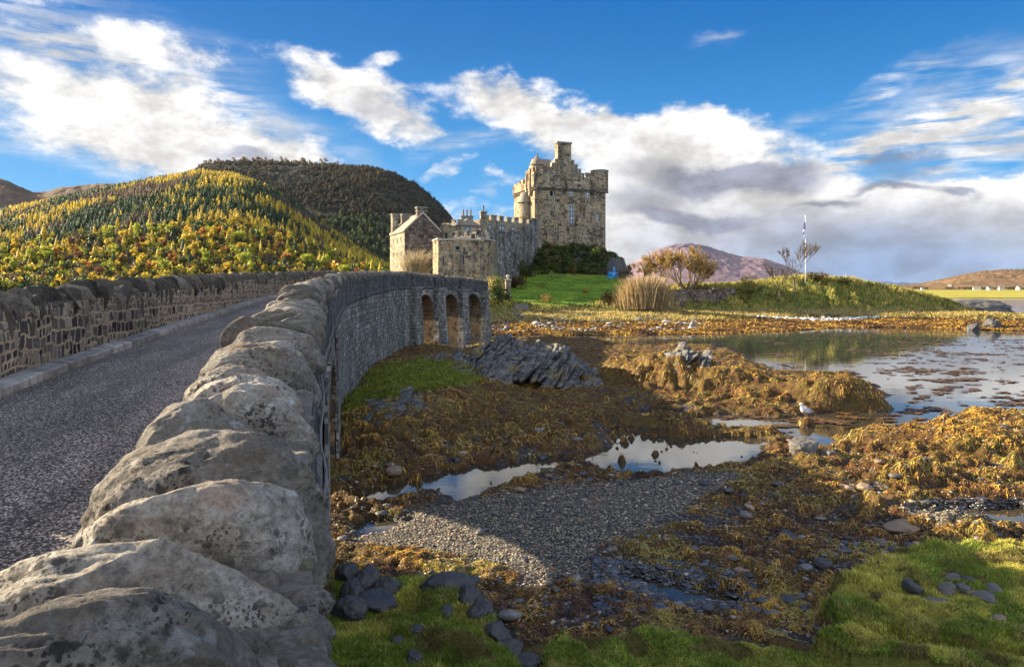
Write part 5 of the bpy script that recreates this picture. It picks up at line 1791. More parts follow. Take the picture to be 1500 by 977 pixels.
bc, _ = mixcol(nb, [(GOLD, 4), (LIME, 2.5), (ORANGE, .4), (RUST, .5), (OLIVE, 3), (SPRUCE, 2), (BARE, 1.5)], 3)
plant_many("broadleaf_forest", BROF, RG.integers(0, 4, nb), X[bro], Y[bro], Z[bro] - 1, RG.uniform(6, 15, nb), RG.uniform(.8, 1.4, nb), bc)
# the hill behind, with shade put into its dark tree colours
n = 14000
u, T = RG.uniform(180, 740, n), RG.uniform(.02, 1.0, n)
Y = 980 + 670 * T
X = (u - U0) / F * Y
Z = hill_z(HB, u, T)
thin = fbm(X * .008, Y * .008, 7.7, 4) + RG.uniform(-.3, .3, n) > -.12
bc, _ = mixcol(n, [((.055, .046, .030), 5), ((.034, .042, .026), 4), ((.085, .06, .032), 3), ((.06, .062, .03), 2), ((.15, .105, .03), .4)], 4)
low_g = (T < .35) & (u > 470)
bc = np.where(low_g[:, None], bc * np.array([1.3, 1.9, 1.1]), bc)
plant_many("hill_woodland", CONF + BROF[:0], RG.integers(0, 5, int(thin.sum())), X[thin], Y[thin], Z[thin] - 1.5, RG.uniform(6, 12, int(thin.sum())), RG.uniform(2.0, 3.6, int(thin.sum())), bc[thin])

# single trees at the foot of the wooded hill
KINDS = [("larch_tree", "golden conical larch at the foot of the wooded hill", "golden larches below the forest", GOLD, CON, 62, (15, 22), (1.0, 1.4)),
         ("spruce_tree", "dark green spruce at the foot of the wooded hill", "dark spruces below the forest", (.035, .075, .03), CON, 26, (14, 20), (1.0, 1.3)),
         ("birch_tree", "yellow-green round-headed tree at the foot of the wooded hill", "yellow-green trees below the forest", LIME, BRO, 46, (13, 20), (.8, 1.1)),
         ("beech_tree", "orange round-headed autumn tree at the foot of the wooded hill", "orange trees below the forest", ORANGE, BRO, 16, (12, 17), (.9, 1.2)),
         ("rowan_tree", "rust-brown round-headed tree at the foot of the wooded hill", "rust-brown trees below the forest", RUST, BRO, 10, (12, 16), (.9, 1.2)),
         ("gold_birch_tree", "bright yellow round-headed tree at the foot of the wooded hill", "bright yellow trees below the forest", (.50, .35, .03), BRO, 30, (13, 19), (.8, 1.1))]
tr = random.Random(12)
for name, label, group, colr, protos, cnt, hr, wr in KINDS:
    meshes = []
    for k, (V, Fc, sh) in enumerate(protos[:4]):
        cc = np.array(colr)[None] * RG.uniform(.7, 1.3, (len(V), 1))
        me = np_mesh(name, V, Fc, False, {'Col': cc})
        me.materials.append(M['leaf'])
        meshes.append(me)
    for _ in range(cnt):
        uu, TT = tr.uniform(-60, 575), tr.uniform(.04, .20)
        if name == "larch_tree": TT = tr.uniform(.08, .26)
        yy = 520 + 580 * TT
        o = bpy.data.objects.new(name, tr.choice(meshes))
        COL.objects.link(o)
        h_ = tr.uniform(*hr)
        o.location = ((uu - U0) / F * yy, yy, float(hill_z(HA, np.array([uu]), np.array([TT]))[0]) - .5)
        w_ = h_ * tr.uniform(*wr)
        o.scale = (w_, w_, h_)
        o.rotation_euler = (0, 0, tr.uniform(0, 6.28))
        tag(o, label, "tree", group)

# tall thin pines along the skyline of the hill behind
for k in range(3):
    V, Fc, wh = leaf_cloud(70, [((0, 0, .86), (.14, .14, .09)), ((.08, .03, .72), (.11, .11, .06)), ((-.09, .0, .77), (.1, .1, .06)), ((.02, .05, .58), (.09, .09, .04))], .05, 200 + k)
    q = len(V)
    V = np.concatenate([V, [(.012, 0, 0), (-.012, 0, 0), (-.006, 0, .85), (.006, 0, .85), (0, .012, 0), (0, -.012, 0), (0, -.006, .85), (0, .006, .85)]])
    Fc = np.concatenate([Fc, [(q, q + 1, q + 2, q + 3), (q + 4, q + 5, q + 6, q + 7)]])
    cc = np.array((.17, .095, .04))[None] * RG.uniform(.6, 1.4, (len(V), 1))
    cc[q:] = (.06, .045, .035)
    me = np_mesh("pine_tree", V, Fc, False, {'Col': cc}); me.materials.append(M['leaf'])
    if k == 0: PINES = []
    PINES.append(me)
for _ in range(62):
    uu = tr.choice([tr.uniform(288, 345), tr.uniform(345, 420), tr.uniform(365, 450), tr.uniform(430, 510)])
    TT = tr.uniform(.93, 1.0)
    yy = 980 + 670 * TT
    o = bpy.data.objects.new("pine_tree", tr.choice(PINES))
    COL.objects.link(o)
    h_ = tr.uniform(17, 29)
    o.location = ((uu - U0) / F * yy, yy, float(hill_z(HB, np.array([uu]), np.array([TT]))[0]) - 1)
    o.scale = (h_ * tr.uniform(.9, 1.5), h_, h_)
    tag(o, "thin brown pine standing on the skyline of the dark hill", "tree", "pines on the hill's skyline")


def bush(name, label, cat, px, Y, w_, h_, n, size, cols, seed, d_=None, z=None, sink=.1, group=None):
    """a leafy bush: px = image column of its middle"""
    x = (px - U0) / F * Y
    z = gz(x, Y) if z is None else z
    L = blob_lumps(11, w_ / 2, (d_ or w_) / 2, h_, seed)
    V, Fc, wh = leaf_cloud(n, L, size, seed)
    V[:, 2] = np.maximum(V[:, 2], -sink)
    r = np.random.default_rng(seed)
    ci = r.integers(0, len(cols), len(L))
    cc = np.array(cols)[ci][wh] * r.uniform(.6, 1.4, (n, 1))
    o = finish(name, np_mesh(name, V, Fc, False, {'Col': np.repeat(cc, 4, 0)}), M['leaf'], None, (x, Y, z))
    return tag(o, label, cat, group)


DKG = [(.03, .055, .014), (.06, .085, .018), (.10, .11, .025), (.13, .10, .03)]
bush("bush", "dense dark green bush between the bridge end and the castle bastion", "bush", 728, 98, 5.5, 4.3, 2600, .17, [(.05, .085, .016), (.09, .12, .02), (.03, .05, .012)], 1, 4, 2.6)
bush("bush", "shaggy green bush beside the last bridge pier", "bush", 722, 88, 3.2, 3.6, 1700, .15, [(.07, .10, .02), (.13, .14, .03), (.04, .06, .015)], 2, 3)
bush("bush", "russet bush in front of the dark curtain wall", "bush", 757, 118, 5.5, 3.0, 1600, .17, [(.10, .05, .02), (.06, .06, .02), (.13, .08, .03)], 3, 3)
bush("bush", "tall dark bush in the corner of curtain wall and keep", "bush", 768, 134, 5, 4.4, 1600, .18, DKG[:3], 4, 3)
# ivy bank below the keep: uncountable scrub over the rock
VV, CC, FF, b0 = [], [], [], 0
for k in range(150):
    px, Yb = RG.uniform(762, 908), RG.uniform(139.5, 151)
    x = (px - U0) / F * Yb
    z = gz(x, Yb)
    L = blob_lumps(7, RG.uniform(1.3, 2.6), 1.6, RG.uniform(1.0, 2.3), 400 + k)
    V, Fc, wh = leaf_cloud(420, L, .20, 500 + k)
    cc = (np.array(DKG)[RG.integers(0, 4, 7)])[wh] * RG.uniform(.6, 1.5, (420, 1))
    VV.append(V + np.array([x, Yb, z])); CC.append(np.repeat(cc, 4, 0)); FF.append(Fc + b0); b0 += len(V)
tag(finish("ivy_undergrowth", np_mesh("ivy_undergrowth", np.concatenate(VV), np.concatenate(FF), False, {'Col': np.concatenate(CC)}), M['leaf']), kind='stuff')
bush("bush", "round ginger bush on the front edge of the bright lawn", "bush", 797, 101, 3.6, 1.7, 900, .10, [(.30, .17, .06), (.24, .20, .05), (.36, .26, .09)], 6)
bush("bush", "small orange bush alone on the bright lawn", "bush", 858, 112, 1.6, .9, 400, .08, [(.38, .17, .03), (.25, .13, .03)], 7)
bush("bush", "low yellow-green bush at the back of the lawn, nearer the steps", "bush", 765, 116, 2.6, 1.1, 450, .10, [(.25, .28, .04), (.16, .22, .03)], 8)
bush("bush", "low yellow-green bush at the back of the lawn, behind the ginger bush", "bush", 797, 118, 3.2, 1.3, 500, .10, [(.28, .27, .04), (.16, .22, .03)], 9)
bush("bush", "dark brown bracken bush between the lawn and the pale reeds", "bush", 893, 101, 3.6, 2.5, 1500, .12, [(.09, .05, .02), (.16, .09, .03), (.05, .05, .018)], 10)
bush("bush", "yellow-green leafy bush between the two bare trees", "bush", 1096, 106, 4.2, 2.9, 1500, .11, [(.28, .23, .045), (.18, .17, .035), (.34, .24, .06)], 11, z=5.0)
bush("bush", "small dark bush on top of the grassy mound below the flagpole", "bush", 1196, 108, 4.5, 1.3, 900, .12, [(.07, .06, .02), (.13, .08, .025), (.06, .075, .018)], 12)
bush("bush", "dark bush on the right shoulder of the grassy mound", "bush", 1228, 108, 4.5, 1.2, 900, .12, [(.06, .07, .02), (.10, .09, .025)], 13)


def stems(name, label, cat, px, Y, wid, dep, n, hh, cols, seed, lean=.25, thick=.02, z=None):
    """a thicket of upright dry stems with side twigs, one plant mass"""
    r = np.random.default_rng(seed)
    x0 = (px - U0) / F * Y
    t_ = r.normal(size=(n, 2)) * .42
    bx, by = t_[:, 0] * wid * .5, t_[:, 1] * dep * .5
    zz = np.array([gz(x0 + a, Y + b) for a, b in zip(bx[:60], by[:60])]).mean() if z is None else z
    H = hh * r.uniform(.45, 1.0, n) * np.clip(1.15 - (t_[:, 0] * .8) ** 2, .3, 1)
    dx, dy = r.normal(size=n) * lean * .5 + t_[:, 0] * lean, r.normal(size=n) * lean * .5
    an = r.uniform(0, 3.14, n)
    wx, wy = np.cos(an) * thick, np.sin(an) * thick
    p0 = np.stack([bx, by, np.zeros(n) - .2], 1)
    p1 = p0 + np.stack([dx * H * .35, dy * H * .35, H * .6], 1)
    p2 = p0 + np.stack([dx * H, dy * H, H], 1)
    wv_ = np.stack([wx, wy, 0 * wx], 1)
    V = np.stack([p0 - wv_, p0 + wv_, p1 - wv_ * .9, p1 + wv_ * .9, p2 - wv_ * .3, p2 + wv_ * .3], 1).reshape(-1, 3)
    k = np.arange(n)[:, None] * 6
    Fc = np.concatenate([k + np.array([[0, 1, 3, 2]]), k + np.array([[2, 3, 5, 4]])])
    cc = np.array(cols)[r.integers(0, len(cols), n)] * r.uniform(.65, 1.35, (n, 1))
    o = finish(name, np_mesh(name, V, Fc, False, {'Col': np.repeat(cc, 6, 0)}), M['blade'], None, (x0, Y, zz))
    return tag(o, label, cat)


STRAW = [(.44, .32, .16), (.34, .25, .12), (.50, .38, .20), (.28, .19, .09)]
stems("reed_thicket", "tall straw-coloured thicket of dry stems left of the spreading bare tree", "reeds", 945, 99, 7.6, 4, 2600, 5.0, STRAW, 31, .35, .035)
stems("reed_thicket", "small straw-coloured tuft of tall grass beside the bridge end", "reeds", 724, 96, 2.4, 1.5, 260, 3.0, [(.50, .36, .14), (.42, .33, .10)], 32, .2, .03, 4.2)
stems("dry_bush", "pale leafless bush against the dark gable of the house", "bush", 607, 118, 4.0, 2, 700, 5.0, [(.46, .38, .24), (.36, .29, .18)], 33, .6, .03, 7.4)


def bare_tree(name, label, px, Y, h_, seed, trunks=1, spread=.5, lean=(0, 0), levels=5, r0=.16, mat='bark', start=.12, twig=None, z=None, flat=0.0, rmin=.035):
    r = random.Random(seed)
    x0 = (px - U0) / F * Y
    zz = gz(x0, Y) if z is None else z
    mt, mc = MB(), MB()

    def grow(p, d, L, rad, lv, mb):
        n = 3
        pts, rr = [p], [rad]
        q, dd = Vector(p), Vector(d)
        for i in range(n):
            dd = (dd + Vector((r.uniform(-.16, .16), r.uniform(-.16, .16), r.uniform(-.05, .12)))).normalized()
            q = q + dd * L / n
            pts.append(q.copy()); rr.append(rad * (1 - .38 * (i + 1) / n))
        mb.tube(pts, [max(q_, rmin) for q_ in rr], 5 if lv < 2 else 3, False)
        if lv >= levels: return
        k = r.choice([2, 3, 3]) if lv < levels - 1 else 4
        for i in range(k):
            a = r.uniform(0, 6.28)
            sp = spread * r.uniform(.5, 1.3)
            side = dd.orthogonal().normalized()
            side.rotate(__import__('mathutils').Quaternion(dd, a))
            nd = (dd * math.cos(sp) + side * math.sin(sp))
            nd.z = nd.z * (1 - flat) + .12
            start_ = pts[-1] if i < 2 else pts[r.choice([1, 2])]
            grow(start_, nd.normalized(), L * r.uniform(.62, .88), rr[-1] * r.uniform(.62, .85), lv + 1, mc)
    L0 = h_ * .30
    for t in range(trunks):
        a = 2 * math.pi * t / max(trunks, 1) + r.uniform(-.3, .3)
        d = Vector((lean[0] + (.85 * math.cos(a) if trunks > 1 else 0), lean[1] + (.4 * math.sin(a) if trunks > 1 else 0), 1)).normalized()
        grow(Vector((.35 * math.cos(a), .35 * math.sin(a), -.3)) * (1 if trunks > 1 else 0) + Vector((0, 0, -.2)), d, L0, r0, 0, mt)
    top = max(v[2] for v in mc.V)
    k = h_ / top
    tw = thing(name, label, "tree", (x0, Y, zz))
    for nm, mb, mm in (("trunk", mt, M[mat]), ("crown", mc, M[twig or mat])):
        mb.V = [(a * k, b * k, c * k) for a, b, c in mb.V]
        obj(nm, mb, mm, tw, (0, 0, 0), uv=False)
    return tw


M['twig'] = m_plain("golden_twigs", (0.33, 0.22, 0.085), 0.85, 0.3, 1.0, 0.0, 0.1)
bare_tree("hawthorn_tree", "spreading many-stemmed bare tree with golden twigs behind the low dark wall", 1006, 108, 7.2, 5, 7, .55, levels=6, r0=.30, twig='twig', z=5.0, rmin=.04)
bare_tree("hawthorn_tree", "bare tree with fine upright twigs left of the spreading tree", 966, 110, 7.0, 9, 4, .45, levels=6, r0=.18, twig='twig', z=5.0)
bare_tree("leaning_tree", "slender bare tree leaning left on the grassy mound near the flagpole", 1166, 102, 8.2, 14, 1, .36, (-.22, 0), 6, .16, 'bark', z=4.2, rmin=.022)
bare_tree("leaning_tree", "low thin bare sapling on the mound left of the leaning tree", 1142, 101, 5.2, 17, 1, .40, (-.12, 0), 6, .09, 'bark', z=4.0, rmin=.02)
bare_tree("scrub_tree", "low bare scrub tree behind the dark rock by the keep", 928, 128, 4.6, 23, 3, .5, (0, 0), 6, .12)

# ------------------------------------------------------------------ ground cover made of single blades, fronds and stones


def sample_px(n, u0, u1, v0, v1, z=0.1):
    """points spread evenly over the part of the ground the photo shows"""
    u, v = RG.uniform(u0, u1, n), RG.uniform(v0, v1, n)
    Y = (ZC - z) * F / (v - V0)
    return (u - U0) / F * Y, Y


def blades(name, X, Y, Z, h, w, cols, mat, lean=.5, seg=1):
    n = len(X)
    a = RG.uniform(0, 6.28, n)
    ld = RG.uniform(0, 6.28, n)
    H = h * RG.uniform(.5, 1.3, n)
    le = lean * RG.uniform(.2, 1.3, n) * H
    wv_ = np.stack([np.cos(a) * w, np.sin(a) * w, np.zeros(n)], 1)
    p = np.stack([X, Y, Z - .02], 1)
    m_ = p + np.stack([np.cos(ld) * le * .35, np.sin(ld) * le * .35, H * .6 + .02], 1)
    t = p + np.stack([np.cos(ld) * le, np.sin(ld) * le, H + .02], 1)
    V = np.stack([p - wv_, p + wv_, m_ + wv_ * .8, m_ - wv_ * .8, t], 1).reshape(-1, 3)
    k = np.arange(n)[:, None] * 5
    Fc = np.concatenate([k + np.array([[0, 1, 2]]), k + np.array([[0, 2, 3]]), k + np.array([[3, 2, 4]])])
    cc = cols * RG.uniform(.6, 1.4, (n, 1))
    return tag(finish(name, np_mesh(name, V, Fc, False, {'Col': np.repeat(cc, 5, 0)}), mat), kind='stuff')


# meadow grass by the bridge foot and in the right foreground
X, Y = sample_px(420000, 470, 1640, 770, 1020, .5)
h_, z1, z2 = terrain(X, Y)
g = (z1[:, 1] > .35) & (RG.random(len(X)) < .85)
X, Y, h_ = X[g], Y[g], h_[g]
nn = 1.5 * fbm(X * 1.1, Y * 1.1, 2.2, 4) + RG.normal(size=len(X)) * .16
yel = sstep(-.10, .28, nn + np.where(X > 4.2, .14, -.12))
cols = (1 - yel)[:, None] * np.array((.19, .27, .03)) + yel[:, None] * np.array((.52, .47, .085))
dry = RG.random(len(X)) < .10 + .35 * sstep(.12, .35, fbm(X * 1.6, Y * 1.6, 44.0, 3))
cols[dry] = (.40, .30, .12)
moss = fbm(X * 1.3, Y * 1.3, 51.0, 3) < -.22
cols[moss] = (.20, .165, .05)
edge_h = 1 + .9 * sstep(.2, -.1, fbm(X * .5, Y * .5, 8.0, 2))
blades("grass", X, Y, h_, .034 * edge_h, .0048, cols, M['blade'], 1.1)

# mossy green patch by the bridge and grass on the island
X, Y = sample_px(60000, 490, 720, 512, 612, .6)
h_, z1, z2 = terrain(X, Y)
g = z1[:, 1] > .4
cols = np.where((RG.random(g.sum()) < .6)[:, None], np.array((.15, .19, .02)), np.array((.27, .25, .035)))
blades("shore_grass", X[g], Y[g], h_[g], .10, .018, cols, M['blade'], 1.2)
n = 90000
X, Y = RG.uniform(-12, 78, n), RG.uniform(84, 124, n)
h_, z1, z2 = terrain(X, Y)
g = ((z1[:, 1] > .4) | (z2[:, 2] > .4)) & (z2[:, 0] < .4)
X, Y, h_, dr = X[g], Y[g], h_[g], z2[g, 2]
q = fbm(X * .25, Y * .25, 6.0, 4) + RG.normal(size=len(X)) * .12
cols = np.where((q > .12)[:, None], np.array((.42, .34, .09)), np.where((q > -.12)[:, None], np.array((.27, .25, .05)), np.array((.11, .12, .028))))
cols = np.where((dr > .5)[:, None] & (q > -.1)[:, None], np.array((.40, .30, .10)), cols)
brk = (q < -.24)
cols[brk] = (.10, .055, .02)
blades("island_grass", X, Y, h_, np.where(dr > .5, .30, .50) * (1 + .8 * np.clip(q, -.5, .6)), .05, cols, M['blade'], .7)

n = 60000
X, Y = RG.uniform(-2, 27, n), RG.uniform(96, 140, n)
h_, z1, z2 = terrain(X, Y)
g = z2[:, 0] > .5
q = (1.6 * fbm(X[g] * .18, Y[g] * .18, 31.0, 4) + RG.normal(size=int(g.sum())) * .12)[:, None]
blades("lawn_grass", X[g], Y[g], h_[g], .10, .035, np.where(q > .12, np.array((.26, .32, .035)), np.where(q > -.15, np.array((.15, .26, .022)), np.array((.085, .16, .016)))), M['blade'], .8)

# seaweed fronds draped over the shore


def fronds(name, X, Y, L, wd, cols, droop=.05):
    n = len(X)
    a = RG.uniform(0, 6.28, n)
    dx, dy = np.cos(a), np.sin(a)
    nx, ny = -dy * wd, dx * wd
    secs = []
    curl = RG.normal(size=n) * .5
    for k, (t, up, wk) in enumerate(((0, .0, .5), (.35, .9, 1.0), (.7, .8, .9), (1.0, .1, .25))):
        aa = a + curl * t
        x, y = X + np.cos(aa) * L * t, Y + np.sin(aa) * L * t
        z = terrain(x, y)[0] + .012 + up * droop * L / .2 * RG.uniform(.3, 1.2, n)
        c = np.stack([x, y, z], 1)
        s_ = np.stack([nx * wk, ny * wk, RG.normal(size=n) * wd * .5], 1)
        secs += [c - s_, c + s_]
    V = np.stack(secs, 1).reshape(-1, 3)
    k = np.arange(n)[:, None] * 8
    Fc = np.concatenate([k + np.array([[2 * i, 2 * i + 1, 2 * i + 3, 2 * i + 2]]) for i in range(3)])
    cc = cols * RG.uniform(.55, 1.45, (n, 1))
    return tag(finish(name, np_mesh(name, V, Fc, False, {'Col': np.repeat(cc, 8, 0)}), M['weed']), kind='stuff')


X, Y = sample_px(420000, 480, 1650, 500, 930, .25)
h_, z1, z2 = terrain(X, Y)
cl = fbm(X * 1.3, Y * 1.3, 4.4, 4)
g = (z1[:, 0] > .30) & (RG.random(len(X)) < .20 + .9 * sstep(-.22, .15, cl)) & (h_ > .035)
X, Y, h_, cl = X[g], Y[g], h_[g], cl[g]
big = .45 * fbm(X * .35, Y * .35, 12.0, 3) + .75 * fbm(X * 1.5, Y * 1.5, 5.0, 3) + .45 * fbm(X * 3.6, Y * 3.6, 9.0, 2) + RG.normal(size=len(X)) * .10 + .30 * sstep(.25, .9, h_)
WD, WB, WG, WO = np.array((.035, .018, .006)), np.array((.20, .095, .019)), np.array((.54, .325, .043)), np.array((.32, .25, .043))
t1, t2 = sstep(-.20, .06, big)[:, None], sstep(.06, .40, big)[:, None]
cols = (WD * (1 - t1) + WB * t1) * (1 - t2) + WG * t2
ol = (fbm(X * .6 + 9, Y * .6, 1.0, 3) + RG.normal(size=len(X)) * .1) > .15
cols[ol] = WO
rd = RG.random(len(X)) < .05
cols[rd] = (.20, .06, .02)
R_ = np.hypot(X, Y)
fronds("seaweed", X, Y, (.035 + .0032 * R_) * RG.uniform(.5, 1.5, len(X)), .0026 + .00022 * R_, cols, .03)
# weed of the island's shore and floating on the water
X, Y = RG.uniform(-6, 75, 40000), RG.uniform(74, 98, 40000)
h_, z1, z2 = terrain(X, Y)
g = (z1[:, 0] > .4) & (h_ > -.02)
X, Y = X[g], Y[g]
t = (fbm(X * .3, Y * .3, 2.0, 4) + RG.normal(size=len(X)) * .2)[:, None]
cols = np.where(t > .1, np.array((.46, .27, .04)), np.where(t > -.15, np.array((.26, .13, .025)), np.array((.07, .035, .012))))
fronds("island_seaweed", X, Y, RG.uniform(.3, .7, len(X)), .05, cols, .04)
X, Y = sample_px(190000, 880, 1700, 487, 640, 0)
q = .6 * fbm(X * .22, Y * .35, 25.0, 3) + .75 * fbm(X * 1.1, Y * 1.5, 15.0, 4) + .10 * sstep(40, 24, Y) - .02
h_ = terrain(X, Y)[0]
g = (q > .24 - .08 * sstep(1100, 1300, U0 + X / Y * F)) & (h_ < -.14)
X, Y = X[g], Y[g]
n = len(X)
a = RG.uniform(0, 6.28, n); s_ = RG.uniform(.02, .075, n) * (1 + Y / 60)
ang = np.array([0, 1.3, 2.5, 3.8, 5.1])
V = np.stack([np.stack([X + np.cos(a + k) * s_ * RG.uniform(.6, 1.3, n) * 1.5, Y + np.sin(a + k) * s_ * RG.uniform(.6, 1.3, n), np.full(n, .012) + RG.uniform(0, .03, n)], 1) for k in ang], 1).reshape(-1, 3)
Fc = np.arange(n * 5).reshape(-1, 5)
cc = np.where((RG.random(n) < .6)[:, None], np.array((.16, .085, .02)), np.array((.06, .035, .015))) * RG.uniform(.6, 1.4, (n, 1))
tag(finish("floating_seaweed", np_mesh("floating_seaweed", V, Fc, False, {'Col': np.repeat(cc, 5, 0)}), M['weed']), kind='stuff')

# pebbles
_CS[2] = cube_sphere(2)


def pebbles(name, X, Y, size, cols, flat=.55):
    n = len(X)
    D, Fc = _CS[2]
    h_ = terrain(X, Y)[0]
    sc = np.stack([size * RG.uniform(.7, 1.5, n), size * RG.uniform(.6, 1.1, n), size * flat * RG.uniform(.6, 1.2, n)], 1)
    J = D[None] * (1 + RG.normal(size=(n, len(D), 1)) * .16) * sc[:, None]
    a = RG.uniform(0, 6.28, n)
    c, s_ = np.cos(a)[:, None], np.sin(a)[:, None]
    V = np.stack([J[..., 0] * c - J[..., 1] * s_ + X[:, None], J[..., 0] * s_ + J[..., 1] * c + Y[:, None], J[..., 2] + (h_ + sc[:, 2] * .35)[:, None]], -1).reshape(-1, 3)
    F_ = (Fc[None] + (np.arange(n) * len(D))[:, None, None]).reshape(-1, 4)
    cc = cols * RG.uniform(.6, 1.4, (n, 1))
    return tag(finish(name, np_mesh(name, V, F_, False, {'Col': np.repeat(cc, len(D), 0)}), M['pebble']), kind='stuff')


X, Y = sample_px(70000, 480, 1650, 640, 930, .12)
h_, z1, z2 = terrain(X, Y)
g = (z1[:, 1] < .2) & (h_ > .02) & (RG.random(len(X)) < np.where(z1[:, 2] > .4, .9, .28))
X, Y = X[g], Y[g]
kk = RG.random(len(X))
cols = np.where((kk < .45)[:, None], np.array((.14, .12, .09)), np.where((kk < .8)[:, None], np.array((.32, .26, .175)), np.array((.05, .046, .043))))
cols[kk > .96] = (.24, .10, .05)
pebbles("gravel", X, Y, (.006 + .0008 * Y) * RG.lognormal(0, .35, len(X)), cols)
X, Y = sample_px(2600, 500, 1600, 600, 935, .12)
h_, z1, z2 = terrain(X, Y)
g = (z1[:, 1] < .1) & (h_ > .0) & (fbm(X * .6, Y * .6, 21.0, 3) > -.05) & (RG.random(len(X)) < np.where(z1[:, 2] > .4, .15, np.where(Y > 18, .35, .8)))
kk = RG.random(int(g.sum()))
pebbles("shore_rubble", X[g], Y[g], (.012 + .0028 * Y[g]) * RG.lognormal(0, .45, len(kk)), np.where((kk < .6)[:, None], np.array((.06, .058, .06)), np.where((kk < .88)[:, None], np.array((.14, .13, .12)), np.array((.24, .16, .11)))), .5)
M['wetstone'] = m_attr("wet_slate_shingle", 0.18, 0.0, 0.3, 20.0, 0.6)
for nm_, args in (("wet_shingle", (870, 1110, 828, 905)), ("tidal_shingle", (1310, 1640, 736, 786))):
    X, Y = sample_px(4200, *args, .05)
    h_, z1, z2 = terrain(X, Y)
    g = (h_ < .16) & (h_ > -.10) & (z1[:, 1] < .1)
    kk = RG.random(int(g.sum()))
    o = pebbles(nm_, X[g], Y[g], (.010 + .0019 * Y[g]) * RG.lognormal(0, .4, len(kk)), np.where((kk < .8)[:, None], np.array((.04, .04, .043)), np.array((.11, .10, .095))), .4)
    o.data.materials[0] = M['wetstone']
# loose stones on the island shore and the pale stones below the mound
X, Y = RG.uniform(-5, 24, 2600), RG.uniform(75, 92, 2600)
h_, z1, z2 = terrain(X, Y)
g = (h_ > .25) & (fbm(X * .3, Y * .3, 3.0, 3) > .0)
kk = RG.random(g.sum())
pebbles("shore_stones", X[g], Y[g], RG.lognormal(-2.25, .55, g.sum()), np.where((kk < .7)[:, None], np.array((.16, .16, .16)), np.array((.36, .34, .31))))
X, Y = np.concatenate([RG.normal(43, 3.5, 110), RG.normal(38, 3, 70), RG.normal(49, 2.5, 80)]), np.concatenate([RG.normal(97.5, .7, 110), RG.normal(97.8, .6, 70), RG.normal(98.5, .7, 80)])
pebbles("pale_stones", X, Y, RG.lognormal(-1.6, .35, len(X)), np.full((len(X), 3), .5))

# ------------------------------------------------------------------ rocks one can point to


def at_px(u, v, z):
    x, y = gp(u, v, z)
    return x, y, gz(x, y)


def shore_rock(u, v, w_, h_, label, seed, mat='greyrock', z=.1, name="boulder", rz=None, sink=.3, d_=.8, **kw):
    x, y, g_ = at_px(u, v, z)
    opt = dict(power=2.5, planes=8, rough=.06, fine=.035); opt.update(kw)
    return rock_thing(name, label, "rock", (x, y, g_ + h_ * (.5 - sink)), (w_, w_ * d_, h_), seed, M[mat], 26, (seed * 1.7) % 3 if rz is None else rz, **opt)


shore_rock(577, 697, .50, .26, "rounded tan stone lying in seaweed at the left edge of the long pool", 1, 'tanrock', planes=3)
shore_rock(577, 722, .50, .30, "rounded brown stone at the edge of the pool, larger of two side by side", 2, 'tanrock', planes=3)
shore_rock(602, 723, .32, .18, "small dark rounded stone touching the brown stone by the pool", 3, 'darkrock', planes=3)
shore_rock(1178, 668, .98, .60, "squarish grey boulder standing between the pool and the seaweed mounds", 4, 'greyrock', .12, planes=12, power=4, sink=.15)
shore_rock(1214, 672, .52, .30, "smaller flat grey boulder just right of the squarish boulder", 5, 'greyrock', .12)
shore_rock(566, 771, .26, .16, "small dark stone sitting in the little pool under the bridge", 6, 'darkrock', .0)
shore_rock(762, 722, .30, .14, "low pale pink stone among weed beside the long pool", 7, 'tanrock', .1)
shore_rock(1265, 722, .5, .25, "flat pinkish stone half buried in seaweed below the right-hand mounds", 8, 'tanrock', .1)
shore_rock(1180, 835, .32, .16, "dark flat stone at the left edge of the right meadow, beside its twin", 9, 'darkrock', .25)
shore_rock(1205, 832, .34, .18, "dark angular stone nearest the left edge of the right meadow", 10, 'darkrock', .25)
shore_rock(1320, 778, .75, .22, "long tan slab of rock just beyond the right meadow", 11, 'tanrock', .15)
for k, (u, v, w_, h_, mm, lb) in enumerate([(1337, 857, .26, .26, 'darkrock', "dark blocky stone in the right meadow, left end of the scattered group"),
                                            (1386, 860, .26, .22, 'greyrock', "square bluish stone in the middle of the right meadow's stone group"),
                                            (1399, 843, .28, .20, 'greyrock', "tilted pale grey slab at the top of the right meadow's stone group"),
                                            (1418, 846, .22, .18, 'darkrock', "dark stone behind the tilted pale slab in the right meadow"),
                                            (1412, 856, .24, .12, 'greyrock', "flat grey-green slab just below the tilted pale slab in the meadow"),
                                            (1426, 862, .20, .18, 'tanrock', "tan upright stone in the right part of the meadow's stone group"),
                                            (1457, 858, .26, .18, 'greyrock', "rounded grey stone at the right end of the meadow's stone group"),
                                            (1374, 872, .30, .10, 'greyrock', "flat pale broken slab at the lower left of the meadow's stone group"),
                                            (1442, 874, .36, .14, 'greyrock', "long weathered slab at the lower right of the meadow's stone group"),
                                            (1462, 900, .2, .12, 'tanrock', "small weedy stone alone in the lower part of the right meadow")]):
    shore_rock(u, v, w_, h_, lb, 30 + k, mm, .68, sink=.32, planes=12, power=3.4)
